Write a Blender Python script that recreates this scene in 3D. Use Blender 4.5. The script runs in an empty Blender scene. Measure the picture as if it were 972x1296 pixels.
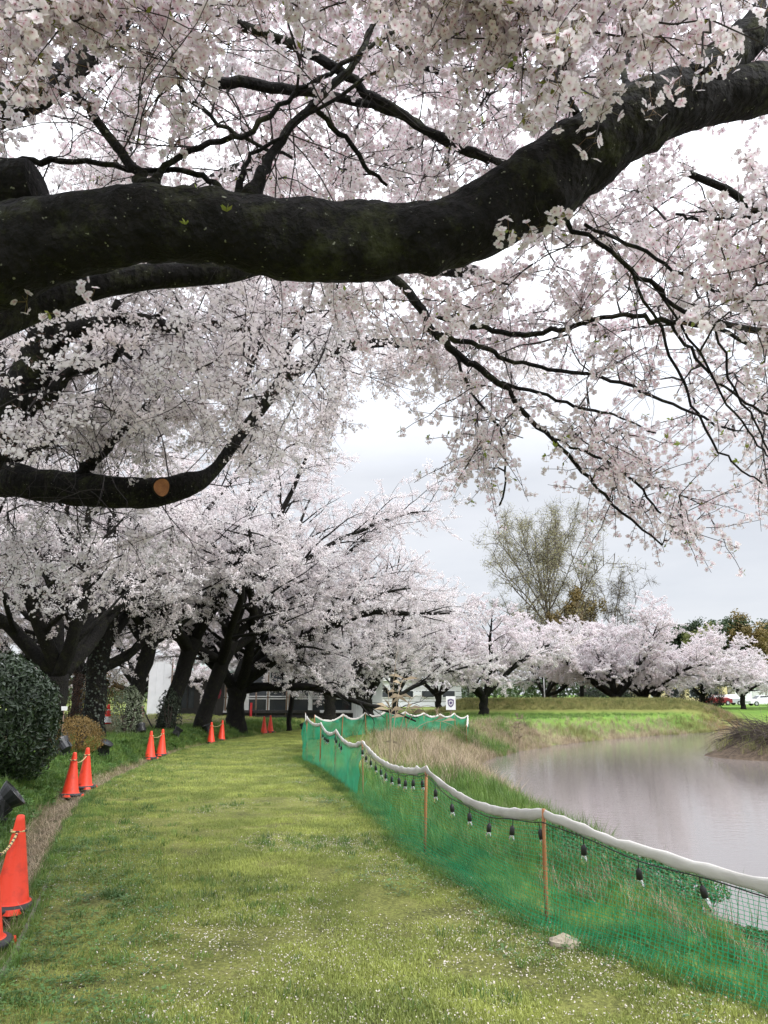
import bpy, math, random
import numpy as np
from math import radians as R, pi

C = bpy.context.scene
col = C.collection
rng = np.random.default_rng(11)

# ------------------------------------------------------------------ camera
PITCH = R(13.6); FPX = 950.0; EYE = 1.6
cd = bpy.data.cameras.new("camera")
cam = bpy.data.objects.new("camera", cd); col.objects.link(cam)
cam.location = (0, 0, EYE); cam.rotation_euler = (pi/2 + PITCH, 0, 0)
cd.sensor_fit = 'VERTICAL'; cd.sensor_height = 24.0; cd.lens = 24.0*FPX/1296.0
cd.clip_start = 0.05; cd.clip_end = 3000
C.camera = cam

# ------------------------------------------------------------------ world + sun (overcast)
SUN_EL, SUN_AZ = R(42), R(128)          # azimuth clockwise from +Y: over the pond, behind the camera's right shoulder
w = bpy.data.worlds.new("World"); C.world = w; w.use_nodes = True
nt = w.node_tree; nt.nodes.clear()
def N(t, typ, **kw):
    n = t.nodes.new(typ)
    for k, v in kw.items(): setattr(n, k, v)
    return n
sky = N(nt, 'ShaderNodeTexSky', sky_type='NISHITA', sun_disc=False, sun_elevation=SUN_EL, sun_rotation=SUN_AZ)
bg1 = N(nt, 'ShaderNodeBackground'); bg1.inputs[1].default_value = 0.09
nt.links.new(sky.outputs[0], bg1.inputs[0])
tc = N(nt, 'ShaderNodeTexCoord'); sep = N(nt, 'ShaderNodeSeparateXYZ')
nt.links.new(tc.outputs['Generated'], sep.inputs[0])
mp = N(nt, 'ShaderNodeMapping'); mp.inputs['Scale'].default_value = (1.0, 1.0, 3.6); nt.links.new(tc.outputs['Generated'], mp.inputs[0])
nz = N(nt, 'ShaderNodeTexNoise'); nz.inputs['Scale'].default_value = 2.3; nz.inputs['Detail'].default_value = 6; nz.inputs['Roughness'].default_value = .52
nt.links.new(mp.outputs[0], nz.inputs['Vector'])
cr = N(nt, 'ShaderNodeValToRGB')
cr.color_ramp.elements[0].position = .36; cr.color_ramp.elements[0].color = (.73, .765, .835, 1)
cr.color_ramp.elements[1].position = .62; cr.color_ramp.elements[1].color = (.89, .91, .96, 1)
nt.links.new(nz.outputs[0], cr.inputs[0])
# CIE overcast: brightness grows from the horizon to the zenith
mr = N(nt, 'ShaderNodeMapRange'); mr.inputs['From Min'].default_value = .28; mr.inputs['From Max'].default_value = 1
mr.inputs['To Min'].default_value = .48; mr.inputs['To Max'].default_value = 2.5
nt.links.new(sep.outputs[2], mr.inputs[0])
bg2 = N(nt, 'ShaderNodeBackground'); nt.links.new(cr.outputs[0], bg2.inputs[0]); nt.links.new(mr.outputs[0], bg2.inputs[1])
mx = N(nt, 'ShaderNodeMixShader'); mx.inputs[0].default_value = .93
nt.links.new(bg1.outputs[0], mx.inputs[1]); nt.links.new(bg2.outputs[0], mx.inputs[2])
wo = N(nt, 'ShaderNodeOutputWorld'); nt.links.new(mx.outputs[0], wo.inputs[0])
sd = bpy.data.lights.new("sun", 'SUN'); sd.energy = 1.5; sd.angle = R(25); sd.color = (1, .97, .93)
sun = bpy.data.objects.new("sun", sd); col.objects.link(sun)
sun.rotation_euler = (pi/2 - SUN_EL, 0, pi - SUN_AZ)   # light travels away from the sun's azimuth
sun.location = (0, 0, 30)
C.view_settings.view_transform = 'Standard'; C.view_settings.look = 'None'
C.view_settings.exposure = 1.05; C.view_settings.gamma = 1.0
cy = C.cycles
cy.max_bounces = 12; cy.diffuse_bounces = 10; cy.glossy_bounces = 3; cy.transmission_bounces = 4; cy.transparent_max_bounces = 24
cy.use_denoising = True

# ------------------------------------------------------------------ pixel -> place helpers
cp, sp_ = math.cos(PITCH), math.sin(PITCH)
def ray(x, y):
    u = (x-486)/FPX; v = (648-y)/FPX
    return np.array([u, cp - v*sp_, sp_ + v*cp])
def P(x, y, t): return np.array([0, 0, EYE]) + ray(x, y)*t            # point at optical depth t
def G(x, y, z=0.0):
    r = ray(x, y); return np.array([0, 0, EYE]) + r*((z-EYE)/r[2])     # point on the level z
def AT(x, Y, z): return np.array([(x-486)/FPX*(Y*cp + (z-EYE)*sp_), Y, z])
def project(p):
    p = np.asarray(p, float); d = p - np.array([0, 0, EYE])
    t = d[..., 1]*cp + d[..., 2]*sp_; v = (-d[..., 1]*sp_ + d[..., 2]*cp)/t
    return 486 + FPX*d[..., 0]/t, 648 - FPX*v, t

# ------------------------------------------------------------------ small maths
def nrm(v): v = np.asarray(v, float); return v/max(1e-9, np.linalg.norm(v))
def nrmv(v): return v/np.maximum(1e-9, np.linalg.norm(v, axis=-1, keepdims=True))
def sst(a, b, x): t = np.clip((x-a)/(b-a), 0, 1); return t*t*(3-2*t)
def _hash(i, j, k):
    h = (i*374761393 + j*668265263 + k*2147483647) & 0xffffffff
    h = ((h ^ (h >> 13))*1274126177) & 0xffffffff
    return ((h ^ (h >> 16)) & 0xffff)/65535.0
def vnoise(p, s=1.0):
    p = np.asarray(p, float)*s; i = np.floor(p).astype(np.int64); f = p - i; f = f*f*(3-2*f); o = 0
    for a in (0, 1):
        for b in (0, 1):
            for c in (0, 1):
                wgt = (f[..., 0] if a else 1-f[..., 0])*(f[..., 1] if b else 1-f[..., 1])*(f[..., 2] if c else 1-f[..., 2])
                o = o + wgt*_hash(i[..., 0]+a, i[..., 1]+b, i[..., 2]+c)
    return o*2-1
def fbm(p, s=1.0, o=4):
    r = 0; a = 1
    for k in range(o): r = r + a*vnoise(p, s*2**k); a *= .5
    return r
def fbm2(x, y, s=1.0, o=4): return fbm(np.stack([x, y, np.zeros_like(x)+3.7], -1), s, o)
def smooth_path(pts, n):
    """Catmull-Rom through rows of any width."""
    a = np.asarray(pts, float); a = np.vstack([2*a[0]-a[1], a, 2*a[-1]-a[-2]]); m = len(a)-3
    out = []
    for q in np.linspace(0, m-1e-6, n):
        i = int(q); t = q-i; p0, p1, p2, p3 = a[i:i+4]
        out.append(.5*((2*p1)+(-p0+p2)*t+(2*p0-5*p1+4*p2-p3)*t*t+(-p0+3*p1-3*p2+p3)*t**3))
    return np.array(out)

# ------------------------------------------------------------------ mesh builder
class MB:
    def __init__(s): s.v = []; s.n = 0; s.f = []; s.a = []
    def add(s, v, f, m=0, a=0.0):
        v = np.asarray(v, float).reshape(-1, 3); f = np.asarray(f, int)
        s.v.append(v); s.f.append((f+s.n, np.full(len(f), m) if np.isscalar(m) else np.asarray(m))); s.n += len(v)
        s.a.append(np.full(len(v), a) if np.isscalar(a) else np.asarray(a, float)); return s
    def faces_more(s, f, m=0):        # faces on the last added verts
        base = s.n-len(s.v[-1]); f = np.asarray(f, int); s.f.append((f+base, np.full(len(f), m)))
    def tube(s, pts, rad, sides=6, m=0, a=0.0, cap=True, squash=None, rough=0.0, rs=6.0):
        pts = np.asarray(pts, float); n = len(pts); rad = np.broadcast_to(np.asarray(rad, float), (n,))
        t = nrmv(np.gradient(pts, axis=0)); up = np.array([0, 0, 1.0]) if abs(t[0][2]) < .9 else np.array([1.0, 0, 0])
        u = nrm(np.cross(t[0], up)); us = []
        for i in range(n):
            u = u - t[i]*np.dot(u, t[i]); u = nrm(u); us.append(u)
        us = np.array(us); ws = np.cross(t, us)
        ang = np.arange(sides)*2*pi/sides
        ca, sa = np.cos(ang), np.sin(ang)
        if squash: ca = ca*squash[0]; sa = sa*squash[1]
        off = us[:, None]*ca[None, :, None] + ws[:, None]*sa[None, :, None]
        rr = rad[:, None, None]
        v = pts[:, None] + off*rr
        if rough: v = v + off*rr*(fbm(v, rs, 3)*rough)[..., None]
        v = v.reshape(-1, 3)
        i = np.arange(n-1)[:, None]*sides; j = np.arange(sides)[None]; k = (j+1) % sides
        f = np.stack([i+j, i+k, i+sides+k, i+sides+j], -1).reshape(-1, 4)
        s.add(v, f, m, a)
        if cap:
            s.faces_more([list(range(sides))[::-1]], m); s.faces_more([[(n-1)*sides+q for q in range(sides)]], m)
        return s
    def box(s, c, d, m=0, rot=0.0, taper=1.0, bev=0.0):
        x, y, z = np.array(d)/2.0
        if bev:
            ring = lambda hx, hy, zz: [(-hx+bev, -hy, zz), (hx-bev, -hy, zz), (hx, -hy+bev, zz), (hx, hy-bev, zz), (hx-bev, hy, zz), (-hx+bev, hy, zz), (-hx, hy-bev, zz), (-hx, -hy+bev, zz)]
            v = np.array(ring(x, y, -z)+ring(x*taper, y*taper, z)); k = 8
        else:
            v = np.array([(-x, -y, -z), (x, -y, -z), (x, y, -z), (-x, y, -z), (-x*taper, -y*taper, z), (x*taper, -y*taper, z), (x*taper, y*taper, z), (-x*taper, y*taper, z)]); k = 4
        cr_, sr = math.cos(rot), math.sin(rot)
        v = np.stack([v[:, 0]*cr_-v[:, 1]*sr, v[:, 0]*sr+v[:, 1]*cr_, v[:, 2]], -1)+np.asarray(c, float)
        s.add(v, [[i, (i+1) % k, k+(i+1) % k, k+i] for i in range(k)], m)
        s.faces_more([list(range(k))[::-1]], m); s.faces_more([[k+i for i in range(k)]], m); return s
    def lathe(s, prof, sides=16, m=0, o=(0, 0, 0)):
        a = np.arange(sides)*2*pi/sides
        v = np.array([[(r*math.cos(t), r*math.sin(t), z) for t in a] for r, z in prof]).reshape(-1, 3)+np.asarray(o, float)
        n = len(prof); i = np.arange(n-1)[:, None]*sides; j = np.arange(sides)[None]; k = (j+1) % sides
        s.add(v, np.stack([i+j, i+k, i+sides+k, i+sides+j], -1).reshape(-1, 4), m)
        s.faces_more([list(range(sides))[::-1]], m); s.faces_more([[(n-1)*sides+q for q in range(sides)]], m); return s
    def mesh(s, name, mats, smooth=False):
        me = bpy.data.meshes.new(name); v = np.concatenate(s.v) if s.v else np.zeros((0, 3))
        me.vertices.add(len(v)); me.vertices.foreach_set('co', v.astype(np.float32).ravel())
        if s.f:
            ln = np.concatenate([np.full(len(f), f.shape[1]) for f, _ in s.f if len(f)])
            idx = np.concatenate([f.ravel() for f, _ in s.f if len(f)]); mi = np.concatenate([m for f, m in s.f if len(f)])
            me.loops.add(len(idx)); me.loops.foreach_set('vertex_index', idx.astype(np.int32))
            me.polygons.add(len(ln)); st = np.concatenate([[0], np.cumsum(ln)[:-1]])
            me.polygons.foreach_set('loop_start', st.astype(np.int32)); me.polygons.foreach_set('loop_total', ln.astype(np.int32))
            me.polygons.foreach_set('material_index', mi.astype(np.int32))
            me.polygons.foreach_set('use_smooth', np.full(len(ln), smooth))
        at = me.attributes.new('t', 'FLOAT', 'POINT'); at.data.foreach_set('value', np.concatenate(s.a).astype(np.float32))
        for m in mats: me.materials.append(m)
        me.update(calc_edges=True); return me
    def build(s, name, mats, parent=None, smooth=False, loc=None):
        if not isinstance(mats, (list, tuple)): mats = [mats]
        o = bpy.data.objects.new(name, s.mesh(name, mats, smooth)); col.objects.link(o)
        if parent is not None: o.parent = parent
        if loc is not None: o.location = loc
        return o
def tag(o, label=None, cat=None, group=None, kind=None):
    if label: o['label'] = label
    if cat: o['category'] = cat
    if group: o['group'] = group
    if kind: o['kind'] = kind
    return o
def thing(name, label, cat, loc=(0, 0, 0), rz=0.0, group=None):
    o = bpy.data.objects.new(name, None); col.objects.link(o); o.location = [float(q) for q in loc]; o.rotation_euler.z = rz
    o.empty_display_size = .2
    return tag(o, label, cat, group)
def copy_tree(o, parent=None):
    c = o.copy(); col.objects.link(c)
    if parent is not None: c.parent = parent
    for ch in list(o.children): copy_tree(ch, c)
    return c

# ------------------------------------------------------------------ materials
def mat(name, c, rough=.7, c2=None, scale=8.0, bump=0.0, bscale=30.0, metal=0.0, trans=0.0, stretch=None, inst=0.0, lo=.35, hi=.65, spec=.5, bdist=.02):
    m = bpy.data.materials.new(name); m.use_nodes = True; t = m.node_tree; b = t.nodes['Principled BSDF']
    b.inputs['Roughness'].default_value = rough; b.inputs['Metallic'].default_value = metal; b.inputs['Specular IOR Level'].default_value = spec
    co = N(t, 'ShaderNodeTexCoord'); vec = co.outputs['Object']
    if inst: vec = N(t, 'ShaderNodeNewGeometry').outputs['Position']
    if stretch:
        g = N(t, 'ShaderNodeMapping'); g.inputs['Scale'].default_value = stretch; t.links.new(vec, g.inputs[0]); vec = g.outputs[0]
    if c2 is None: c2 = tuple(q*.78 for q in c)
    nzz = N(t, 'ShaderNodeTexNoise'); nzz.inputs['Scale'].default_value = scale; nzz.inputs['Detail'].default_value = 5; t.links.new(vec, nzz.inputs['Vector'])
    rp = N(t, 'ShaderNodeValToRGB'); rp.color_ramp.elements[0].position = lo; rp.color_ramp.elements[1].position = hi
    rp.color_ramp.elements[0].color = (*c2, 1); rp.color_ramp.elements[1].color = (*c, 1); t.links.new(nzz.outputs[0], rp.inputs[0])
    out = rp.outputs[0]
    if inst:
        oi = N(t, 'ShaderNodeObjectInfo'); hs = N(t, 'ShaderNodeHueSaturation')
        r1 = N(t, 'ShaderNodeMapRange'); r1.inputs['To Min'].default_value = 1-inst; r1.inputs['To Max'].default_value = 1+inst
        t.links.new(oi.outputs['Random'], r1.inputs[0]); t.links.new(r1.outputs[0], hs.inputs['Value']); t.links.new(out, hs.inputs['Color']); out = hs.outputs[0]
    t.links.new(out, b.inputs['Base Color'])
    if bump:
        bn = N(t, 'ShaderNodeTexNoise'); bn.inputs['Scale'].default_value = bscale; bn.inputs['Detail'].default_value = 6; t.links.new(vec, bn.inputs['Vector'])
        bp = N(t, 'ShaderNodeBump'); bp.inputs['Strength'].default_value = bump; bp.inputs['Distance'].default_value = bdist; t.links.new(bn.outputs[0], bp.inputs['Height']); t.links.new(bp.outputs[0], b.inputs['Normal'])
    if trans:
        tr = N(t, 'ShaderNodeBsdfTranslucent'); t.links.new(out, tr.inputs[0]); ms = N(t, 'ShaderNodeMixShader'); ms.inputs[0].default_value = trans
        t.links.new(b.outputs[0], ms.inputs[1]); t.links.new(tr.outputs[0], ms.inputs[2]); t.links.new(ms.outputs[0], t.nodes['Material Output'].inputs[0])
    return m
def ramp_attr(m, attr, stops):
    """base colour from a per-vertex attribute (petal centre to rim, blade root to tip)"""
    t = m.node_tree; at = N(t, 'ShaderNodeAttribute', attribute_name=attr); rp = N(t, 'ShaderNodeValToRGB')
    el = rp.color_ramp.elements; el[0].position, el[0].color = stops[0][0], (*stops[0][1], 1); el[1].position, el[1].color = stops[-1][0], (*stops[-1][1], 1)
    for p_, c_ in stops[1:-1]: e = el.new(p_); e.color = (*c_, 1)
    t.links.new(at.outputs['Fac'], rp.inputs[0]); return rp.outputs[0]
def petal_mat(name, stops, trans, inst):
    m = bpy.data.materials.new(name); m.use_nodes = True; t = m.node_tree; b = t.nodes['Principled BSDF']; b.inputs['Roughness'].default_value = .75; b.inputs['Specular IOR Level'].default_value = .2
    out = ramp_attr(m, 't', stops)
    oi = N(t, 'ShaderNodeObjectInfo'); hs = N(t, 'ShaderNodeHueSaturation')
    r1 = N(t, 'ShaderNodeMapRange'); r1.inputs['To Min'].default_value = 1-inst; r1.inputs['To Max'].default_value = 1.0
    r2 = N(t, 'ShaderNodeMapRange'); r2.inputs['To Min'].default_value = .6; r2.inputs['To Max'].default_value = 1.25
    t.links.new(oi.outputs['Random'], r1.inputs[0]); t.links.new(oi.outputs['Random'], r2.inputs[0])
    t.links.new(r1.outputs[0], hs.inputs['Value']); t.links.new(r2.outputs[0], hs.inputs['Saturation']); t.links.new(out, hs.inputs['Color'])
    t.links.new(hs.outputs[0], b.inputs['Base Color'])
    tr = N(t, 'ShaderNodeBsdfTranslucent'); t.links.new(hs.outputs[0], tr.inputs[0]); ms = N(t, 'ShaderNodeMixShader'); ms.inputs[0].default_value = trans
    t.links.new(b.outputs[0], ms.inputs[1]); t.links.new(tr.outputs[0], ms.inputs[2]); t.links.new(ms.outputs[0], t.nodes['Material Output'].inputs[0])
    return m
def bark_mat(name, dark, mid, moss, lichen, mossy=.5):
    m = bpy.data.materials.new(name); m.use_nodes = True; t = m.node_tree; b = t.nodes['Principled BSDF']; b.inputs['Roughness'].default_value = .85; b.inputs['Specular IOR Level'].default_value = .25
    co = N(t, 'ShaderNodeTexCoord').outputs['Object']
    def noise(s, d=6, ro=.6):
        n = N(t, 'ShaderNodeTexNoise'); n.inputs['Scale'].default_value = s; n.inputs['Detail'].default_value = d; n.inputs['Roughness'].default_value = ro; t.links.new(co, n.inputs['Vector']); return n.outputs[0]
    def ramp(i, a, b_, c0=(0, 0, 0), c1=(1, 1, 1)):
        r = N(t, 'ShaderNodeValToRGB'); r.color_ramp.elements[0].position = a; r.color_ramp.elements[1].position = b_; r.color_ramp.elements[0].color = (*c0, 1); r.color_ramp.elements[1].color = (*c1, 1); t.links.new(i, r.inputs[0]); return r.outputs[0]
    def mixc(f, a, c):
        k = N(t, 'ShaderNodeMix', data_type='RGBA'); t.links.new(f, k.inputs[0]); t.links.new(a, k.inputs[6])
        if isinstance(c, tuple): k.inputs[7].default_value = (*c, 1)
        else: t.links.new(c, k.inputs[7])
        return k.outputs[2]
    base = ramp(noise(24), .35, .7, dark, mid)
    base = mixc(ramp(noise(5.2, 9, .75), .56-.1*mossy, .70-.08*mossy), base, moss)
    base = mixc(ramp(noise(13, 4, .6), .70, .74), base, lichen)
    base = mixc(ramp(noise(52, 2, .5), .70, .75), base, tuple(q*.7 for q in lichen))
    t.links.new(base, b.inputs['Base Color'])
    g = N(t, 'ShaderNodeMapping'); g.inputs['Scale'].default_value = (1, 1, .45); t.links.new(co, g.inputs[0])
    vo = N(t, 'ShaderNodeTexVoronoi'); vo.inputs['Scale'].default_value = 34; t.links.new(g.outputs[0], vo.inputs['Vector'])
    ad = N(t, 'ShaderNodeMath', operation='ADD'); t.links.new(vo.outputs['Distance'], ad.inputs[0]); t.links.new(noise(55, 5), ad.inputs[1])
    bp = N(t, 'ShaderNodeBump'); bp.inputs['Strength'].default_value = 1.0; bp.inputs['Distance'].default_value = .022; t.links.new(ad.outputs[0], bp.inputs['Height']); t.links.new(bp.outputs[0], b.inputs['Normal'])
    return m
M = {}
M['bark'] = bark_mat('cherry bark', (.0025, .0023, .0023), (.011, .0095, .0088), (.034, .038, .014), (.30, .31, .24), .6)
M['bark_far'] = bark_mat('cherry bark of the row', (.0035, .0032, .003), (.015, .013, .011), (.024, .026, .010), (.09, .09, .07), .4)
M['twig'] = mat('cherry twig bark', (.028, .021, .019), .8, (.012, .010, .010), 20)
M['cut'] = mat('fresh sawn wood', (.46, .20, .075), .8, (.30, .12, .05), 18, .3, 60)
PST = [(0, (.66, .30, .40)), (.2, (.84, .66, .73)), (.5, (.90, .83, .86)), (1, (.91, .86, .88))]
M['petal'] = petal_mat('cherry petal', PST, .47, .10)
M['petal_far'] = petal_mat('cherry blossom in the row', [(0, (.895, .842, .850)), (1, (.895, .842, .850))], .48, .10)
M['petal_pond'] = petal_mat('pink grey blossom across the pond', [(0, (.83, .775, .788)), (1, (.83, .775, .788))], .45, .12)
M['calyx'] = mat('cherry calyx', (.20, .055, .06), .7, (.13, .05, .035))
M['pedicel'] = mat('flower stalk', (.20, .17, .07), .7, (.16, .08, .05))
M['stalk_dark'] = mat('calyx and bud scale', (.13, .065, .05), .7, (.07, .035, .03), 3)
M['young_leaf'] = mat('young cherry leaf', (.24, .33, .05), .5, (.20, .18, .05), 9, trans=.4)
M['blade'] = mat('grass blade', (.17, .235, .045), .6, (.10, .17, .03), 1.2, trans=.35, inst=.28)
M['turf'] = mat('short turf blade', (.37, .41, .105), .65, (.18, .225, .052), 1.3, trans=.3, inst=.30)
M['lush'] = mat('long green grass', (.155, .245, .045), .6, (.065, .135, .030), 2.2, trans=.35, inst=.3)
M['straw'] = mat('dead reed straw', (.40, .32, .22), .8, (.26, .20, .135), 1.5, trans=.2, inst=.3)
M['straw_green'] = mat('half dry grass', (.25, .24, .085), .8, (.15, .17, .05), 1.5, trans=.2, inst=.3)
M['rust_grass'] = mat('rust coloured grass', (.34, .19, .10), .8, (.24, .17, .08), 1.5, trans=.2, inst=.3)
M['fallen'] = mat('fallen petal', (.62, .56, .51), .8, (.40, .35, .30), 9)
M['weed'] = mat('low weed leaf', (.10, .19, .04), .5, (.06, .13, .03), 2, trans=.3, inst=.3)
M['weed_dark'] = mat('bramble leaf', (.075, .145, .035), .5, (.03, .075, .02), 3, trans=.25)
M['cone'] = mat('orange red cone plastic', (.80, .050, .014), .5, (.52, .032, .012), 9, .08, 40, lo=.28, hi=.5)
t_ = M['cut'].node_tree; rw = N(t_, 'ShaderNodeAttribute', attribute_name='t'); mm = N(t_, 'ShaderNodeMath', operation='MULTIPLY'); mm.inputs[1].default_value = 38; t_.links.new(rw.outputs['Fac'], mm.inputs[0])
sn = N(t_, 'ShaderNodeMath', operation='SINE'); t_.links.new(mm.outputs[0], sn.inputs[0]); mr_ = N(t_, 'ShaderNodeMapRange'); mr_.inputs['From Min'].default_value = -1; mr_.inputs['To Min'].default_value = .7; mr_.inputs['To Max'].default_value = 1.05; t_.links.new(sn.outputs[0], mr_.inputs[0])
hv = N(t_, 'ShaderNodeHueSaturation'); t_.links.new(mr_.outputs[0], hv.inputs['Value']); bb0 = t_.nodes['Principled BSDF']; lk = bb0.inputs['Base Color'].links[0].from_socket; t_.links.new(lk, hv.inputs['Color']); t_.links.new(hv.outputs[0], bb0.inputs['Base Color'])
M['rubber'] = mat('black rubber', (.025, .025, .027), .6)
M['black'] = mat('black painted metal', (.016, .017, .019), .38, (.026, .026, .028), 30)
M['lampglass'] = mat('floodlight glass', (.06, .07, .08), .08)
M['net'] = mat('green net thread', (.007, .44, .20), .55, (.005, .34, .155), 3, trans=.3)
M['net_sheet'] = None
M['band'] = mat('off white band cloth', (.62, .60, .565), .75, (.48, .46, .43), 3.5, .35, 14, trans=.1)
M['bamboo'] = mat('orange brown stake', (.40, .17, .06), .6, (.27, .11, .045), 14, .2, 60, stretch=(1, 1, .2))
M['cable'] = mat('black cable', (.012, .012, .012), .5)
M['rock'] = mat('pale field stone', (.42, .36, .27), .9, (.25, .21, .16), 12, .6, 40)
M['white_paint'] = mat('white painted metal', (.78, .78, .78), .5, (.68, .68, .68), 3)
M['white_wall'] = mat('white wall board', (.76, .77, .79), .8, (.68, .69, .71), 2)
M['grey_wall'] = mat('pale grey cladding', (.62, .62, .62), .8, (.52, .52, .52), 2)
M['dark_wood'] = mat('dark stained boards', (.030, .026, .024), .7, (.018, .016, .016), 10)
M['green_roof'] = mat('pale green copper roof', (.33, .42, .38), .6, (.26, .34, .31), 4)
M['cream'] = mat('cream render', (.66, .56, .32), .85, (.56, .47, .26), 2)
M['wood'] = mat('weathered post', (.27, .19, .14), .8, (.17, .12, .09), 10)
M['red'] = mat('red paint', (.62, .03, .035), .5)
M['pink'] = mat('pink paper lantern', (.80, .22, .30), .8, (.70, .16, .24), trans=.3)
M['tyre'] = mat('tyre rubber', (.02, .02, .02), .8)
M['hull_silver'] = mat('silver car paint', (.50, .52, .55), .3, (.48, .50, .53), metal=.4)
M['hull_red'] = mat('dark red car paint', (.20, .012, .018), .3, (.18, .012, .018))
M['hull_white'] = mat('white car paint', (.76, .77, .78), .3, (.74, .75, .76))
M['emblem'] = mat('dark violet print', (.10, .07, .16), .6, (.09, .06, .15))
gm = bpy.data.materials.new('dark window glass'); gm.use_nodes = True; b = gm.node_tree.nodes['Principled BSDF']
b.inputs['Base Color'].default_value = (.035, .04, .045, 1); b.inputs['Roughness'].default_value = .06; M['glass'] = gm
bm_ = bpy.data.materials.new('clear bulb glass'); bm_.use_nodes = True; t_ = bm_.node_tree; b = t_.nodes['Principled BSDF']
b.inputs['Base Color'].default_value = (1, 1, 1, 1); b.inputs['Roughness'].default_value = .03; b.inputs['Transmission Weight'].default_value = 1; b.inputs['IOR'].default_value = 1.25; M['bulb'] = bm_
# net seen from too far to tell its threads apart: woven sheet, part thread and part gap
ns = bpy.data.materials.new('green netting'); ns.use_nodes = True; t_ = ns.node_tree; b = t_.nodes['Principled BSDF']; b.inputs['Roughness'].default_value = .6
nzz = N(t_, 'ShaderNodeTexNoise'); nzz.inputs['Scale'].default_value = 2.2; nzz.inputs['Detail'].default_value = 6; tcx = N(t_, 'ShaderNodeTexCoord'); t_.links.new(tcx.outputs['Object'], nzz.inputs[0])
rp = N(t_, 'ShaderNodeValToRGB'); rp.color_ramp.elements[0].color = (.010, .25, .13, 1); rp.color_ramp.elements[1].color = (.03, .36, .20, 1); rp.color_ramp.elements[0].position = .35; rp.color_ramp.elements[1].position = .65
t_.links.new(nzz.outputs[0], rp.inputs[0]); t_.links.new(rp.outputs[0], b.inputs['Base Color'])
rp2 = N(t_, 'ShaderNodeMapRange'); rp2.inputs['From Min'].default_value = .3; rp2.inputs['From Max'].default_value = .7; rp2.inputs['To Min'].default_value = .60; rp2.inputs['To Max'].default_value = .86; t_.links.new(nzz.outputs[0], rp2.inputs[0])
trp = N(t_, 'ShaderNodeBsdfTransparent'); tl = N(t_, 'ShaderNodeBsdfTranslucent'); t_.links.new(rp.outputs[0], tl.inputs[0]); m1 = N(t_, 'ShaderNodeMixShader'); m1.inputs[0].default_value = .4
t_.links.new(b.outputs[0], m1.inputs[1]); t_.links.new(tl.outputs[0], m1.inputs[2]); m2 = N(t_, 'ShaderNodeMixShader'); t_.links.new(rp2.outputs[0], m2.inputs[0]); t_.links.new(trp.outputs[0], m2.inputs[1]); t_.links.new(m1.outputs[0], m2.inputs[2])
t_.links.new(m2.outputs[0], t_.nodes['Material Output'].inputs[0]); M['net_sheet'] = ns
# striped rope
rm = bpy.data.materials.new('striped barrier rope'); rm.use_nodes = True; t_ = rm.node_tree; b = t_.nodes['Principled BSDF']; b.inputs['Roughness'].default_value = .8
at = N(t_, 'ShaderNodeAttribute', attribute_name='t'); fr = N(t_, 'ShaderNodeMath', operation='FRACT'); t_.links.new(at.outputs['Fac'], fr.inputs[0]); gt = N(t_, 'ShaderNodeMath', operation='GREATER_THAN'); gt.inputs[1].default_value = .38; t_.links.new(fr.outputs[0], gt.inputs[0])
mxx = N(t_, 'ShaderNodeMix', data_type='RGBA'); mxx.inputs[6].default_value = (.05, .04, .035, 1); mxx.inputs[7].default_value = (.55, .42, .18, 1); t_.links.new(gt.outputs[0], mxx.inputs[0]); t_.links.new(mxx.outputs[2], b.inputs['Base Color']); M['rope'] = rm
# red and white striped cone
sm = bpy.data.materials.new('red and white banded plastic'); sm.use_nodes = True; t_ = sm.node_tree; b = t_.nodes['Principled BSDF']; b.inputs['Roughness'].default_value = .5
at = N(t_, 'ShaderNodeAttribute', attribute_name='t'); rp = N(t_, 'ShaderNodeValToRGB'); rp.color_ramp.interpolation = 'CONSTANT'; el = rp.color_ramp.elements
el[0].position = 0; el[0].color = (.75, .04, .02, 1); el[1].position = .12; el[1].color = (.8, .8, .8, 1)
for p_, c_ in ((.42, (.75, .04, .02, 1)), (.52, (.8, .8, .8, 1)), (.58, (.75, .04, .02, 1))): e = el.new(p_); e.color = c_
t_.links.new(at.outputs['Fac'], rp.inputs[0]); t_.links.new(rp.outputs[0], b.inputs['Base Color']); M['banded'] = sm

# ------------------------------------------------------------------ terrain
WATER = -1.2
LEFT_PX = [(-60, 1330), (20, 1205), (62, 1110), (92, 1040), (118, 1004), (150, 985), (190, 966), (232, 950), (282, 939), (345, 929)]
LE = np.array([G(*q)[:2] for q in LEFT_PX]); LE = np.vstack([[LE[0][0]+.4, -6], LE, [LE[-1][0]+3.5, LE[-1][1]+12]])
FENCE = np.array([[3.05, 3.1], G(693, 1173)[:2], G(539, 1084)[:2], G(459, 1009)[:2], G(424, 986)[:2], G(405, 973)[:2], G(388, 965)[:2], G(386, 945)[:2]])
FR0, FR1 = G(398, 938)[:2], G(592, 918)[:2]
def xl(y): return np.interp(y, LE[:, 1], LE[:, 0])
_fe = np.vstack([[5.6, -6], FENCE, [FENCE[-1][0]+2.0, 45]])
def xr(y): return np.interp(y, _fe[:, 1], _fe[:, 0])
shore_px = [(965, 1255), (925, 1216), (862, 1176), (800, 1132), (740, 1085), (672, 1034), (628, 1003), (602, 982), (592, 972), (612, 963), (655, 951), (740, 939), (820, 932), (880, 928), (930, 925), (985, 920)]
POND = np.array([G(x, y, WATER)[:2] for x, y in shore_px])
POND = np.vstack([[8.0, -14], [4.3, 4], POND, [70, 74], [90, 40], [60, -14]])
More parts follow.
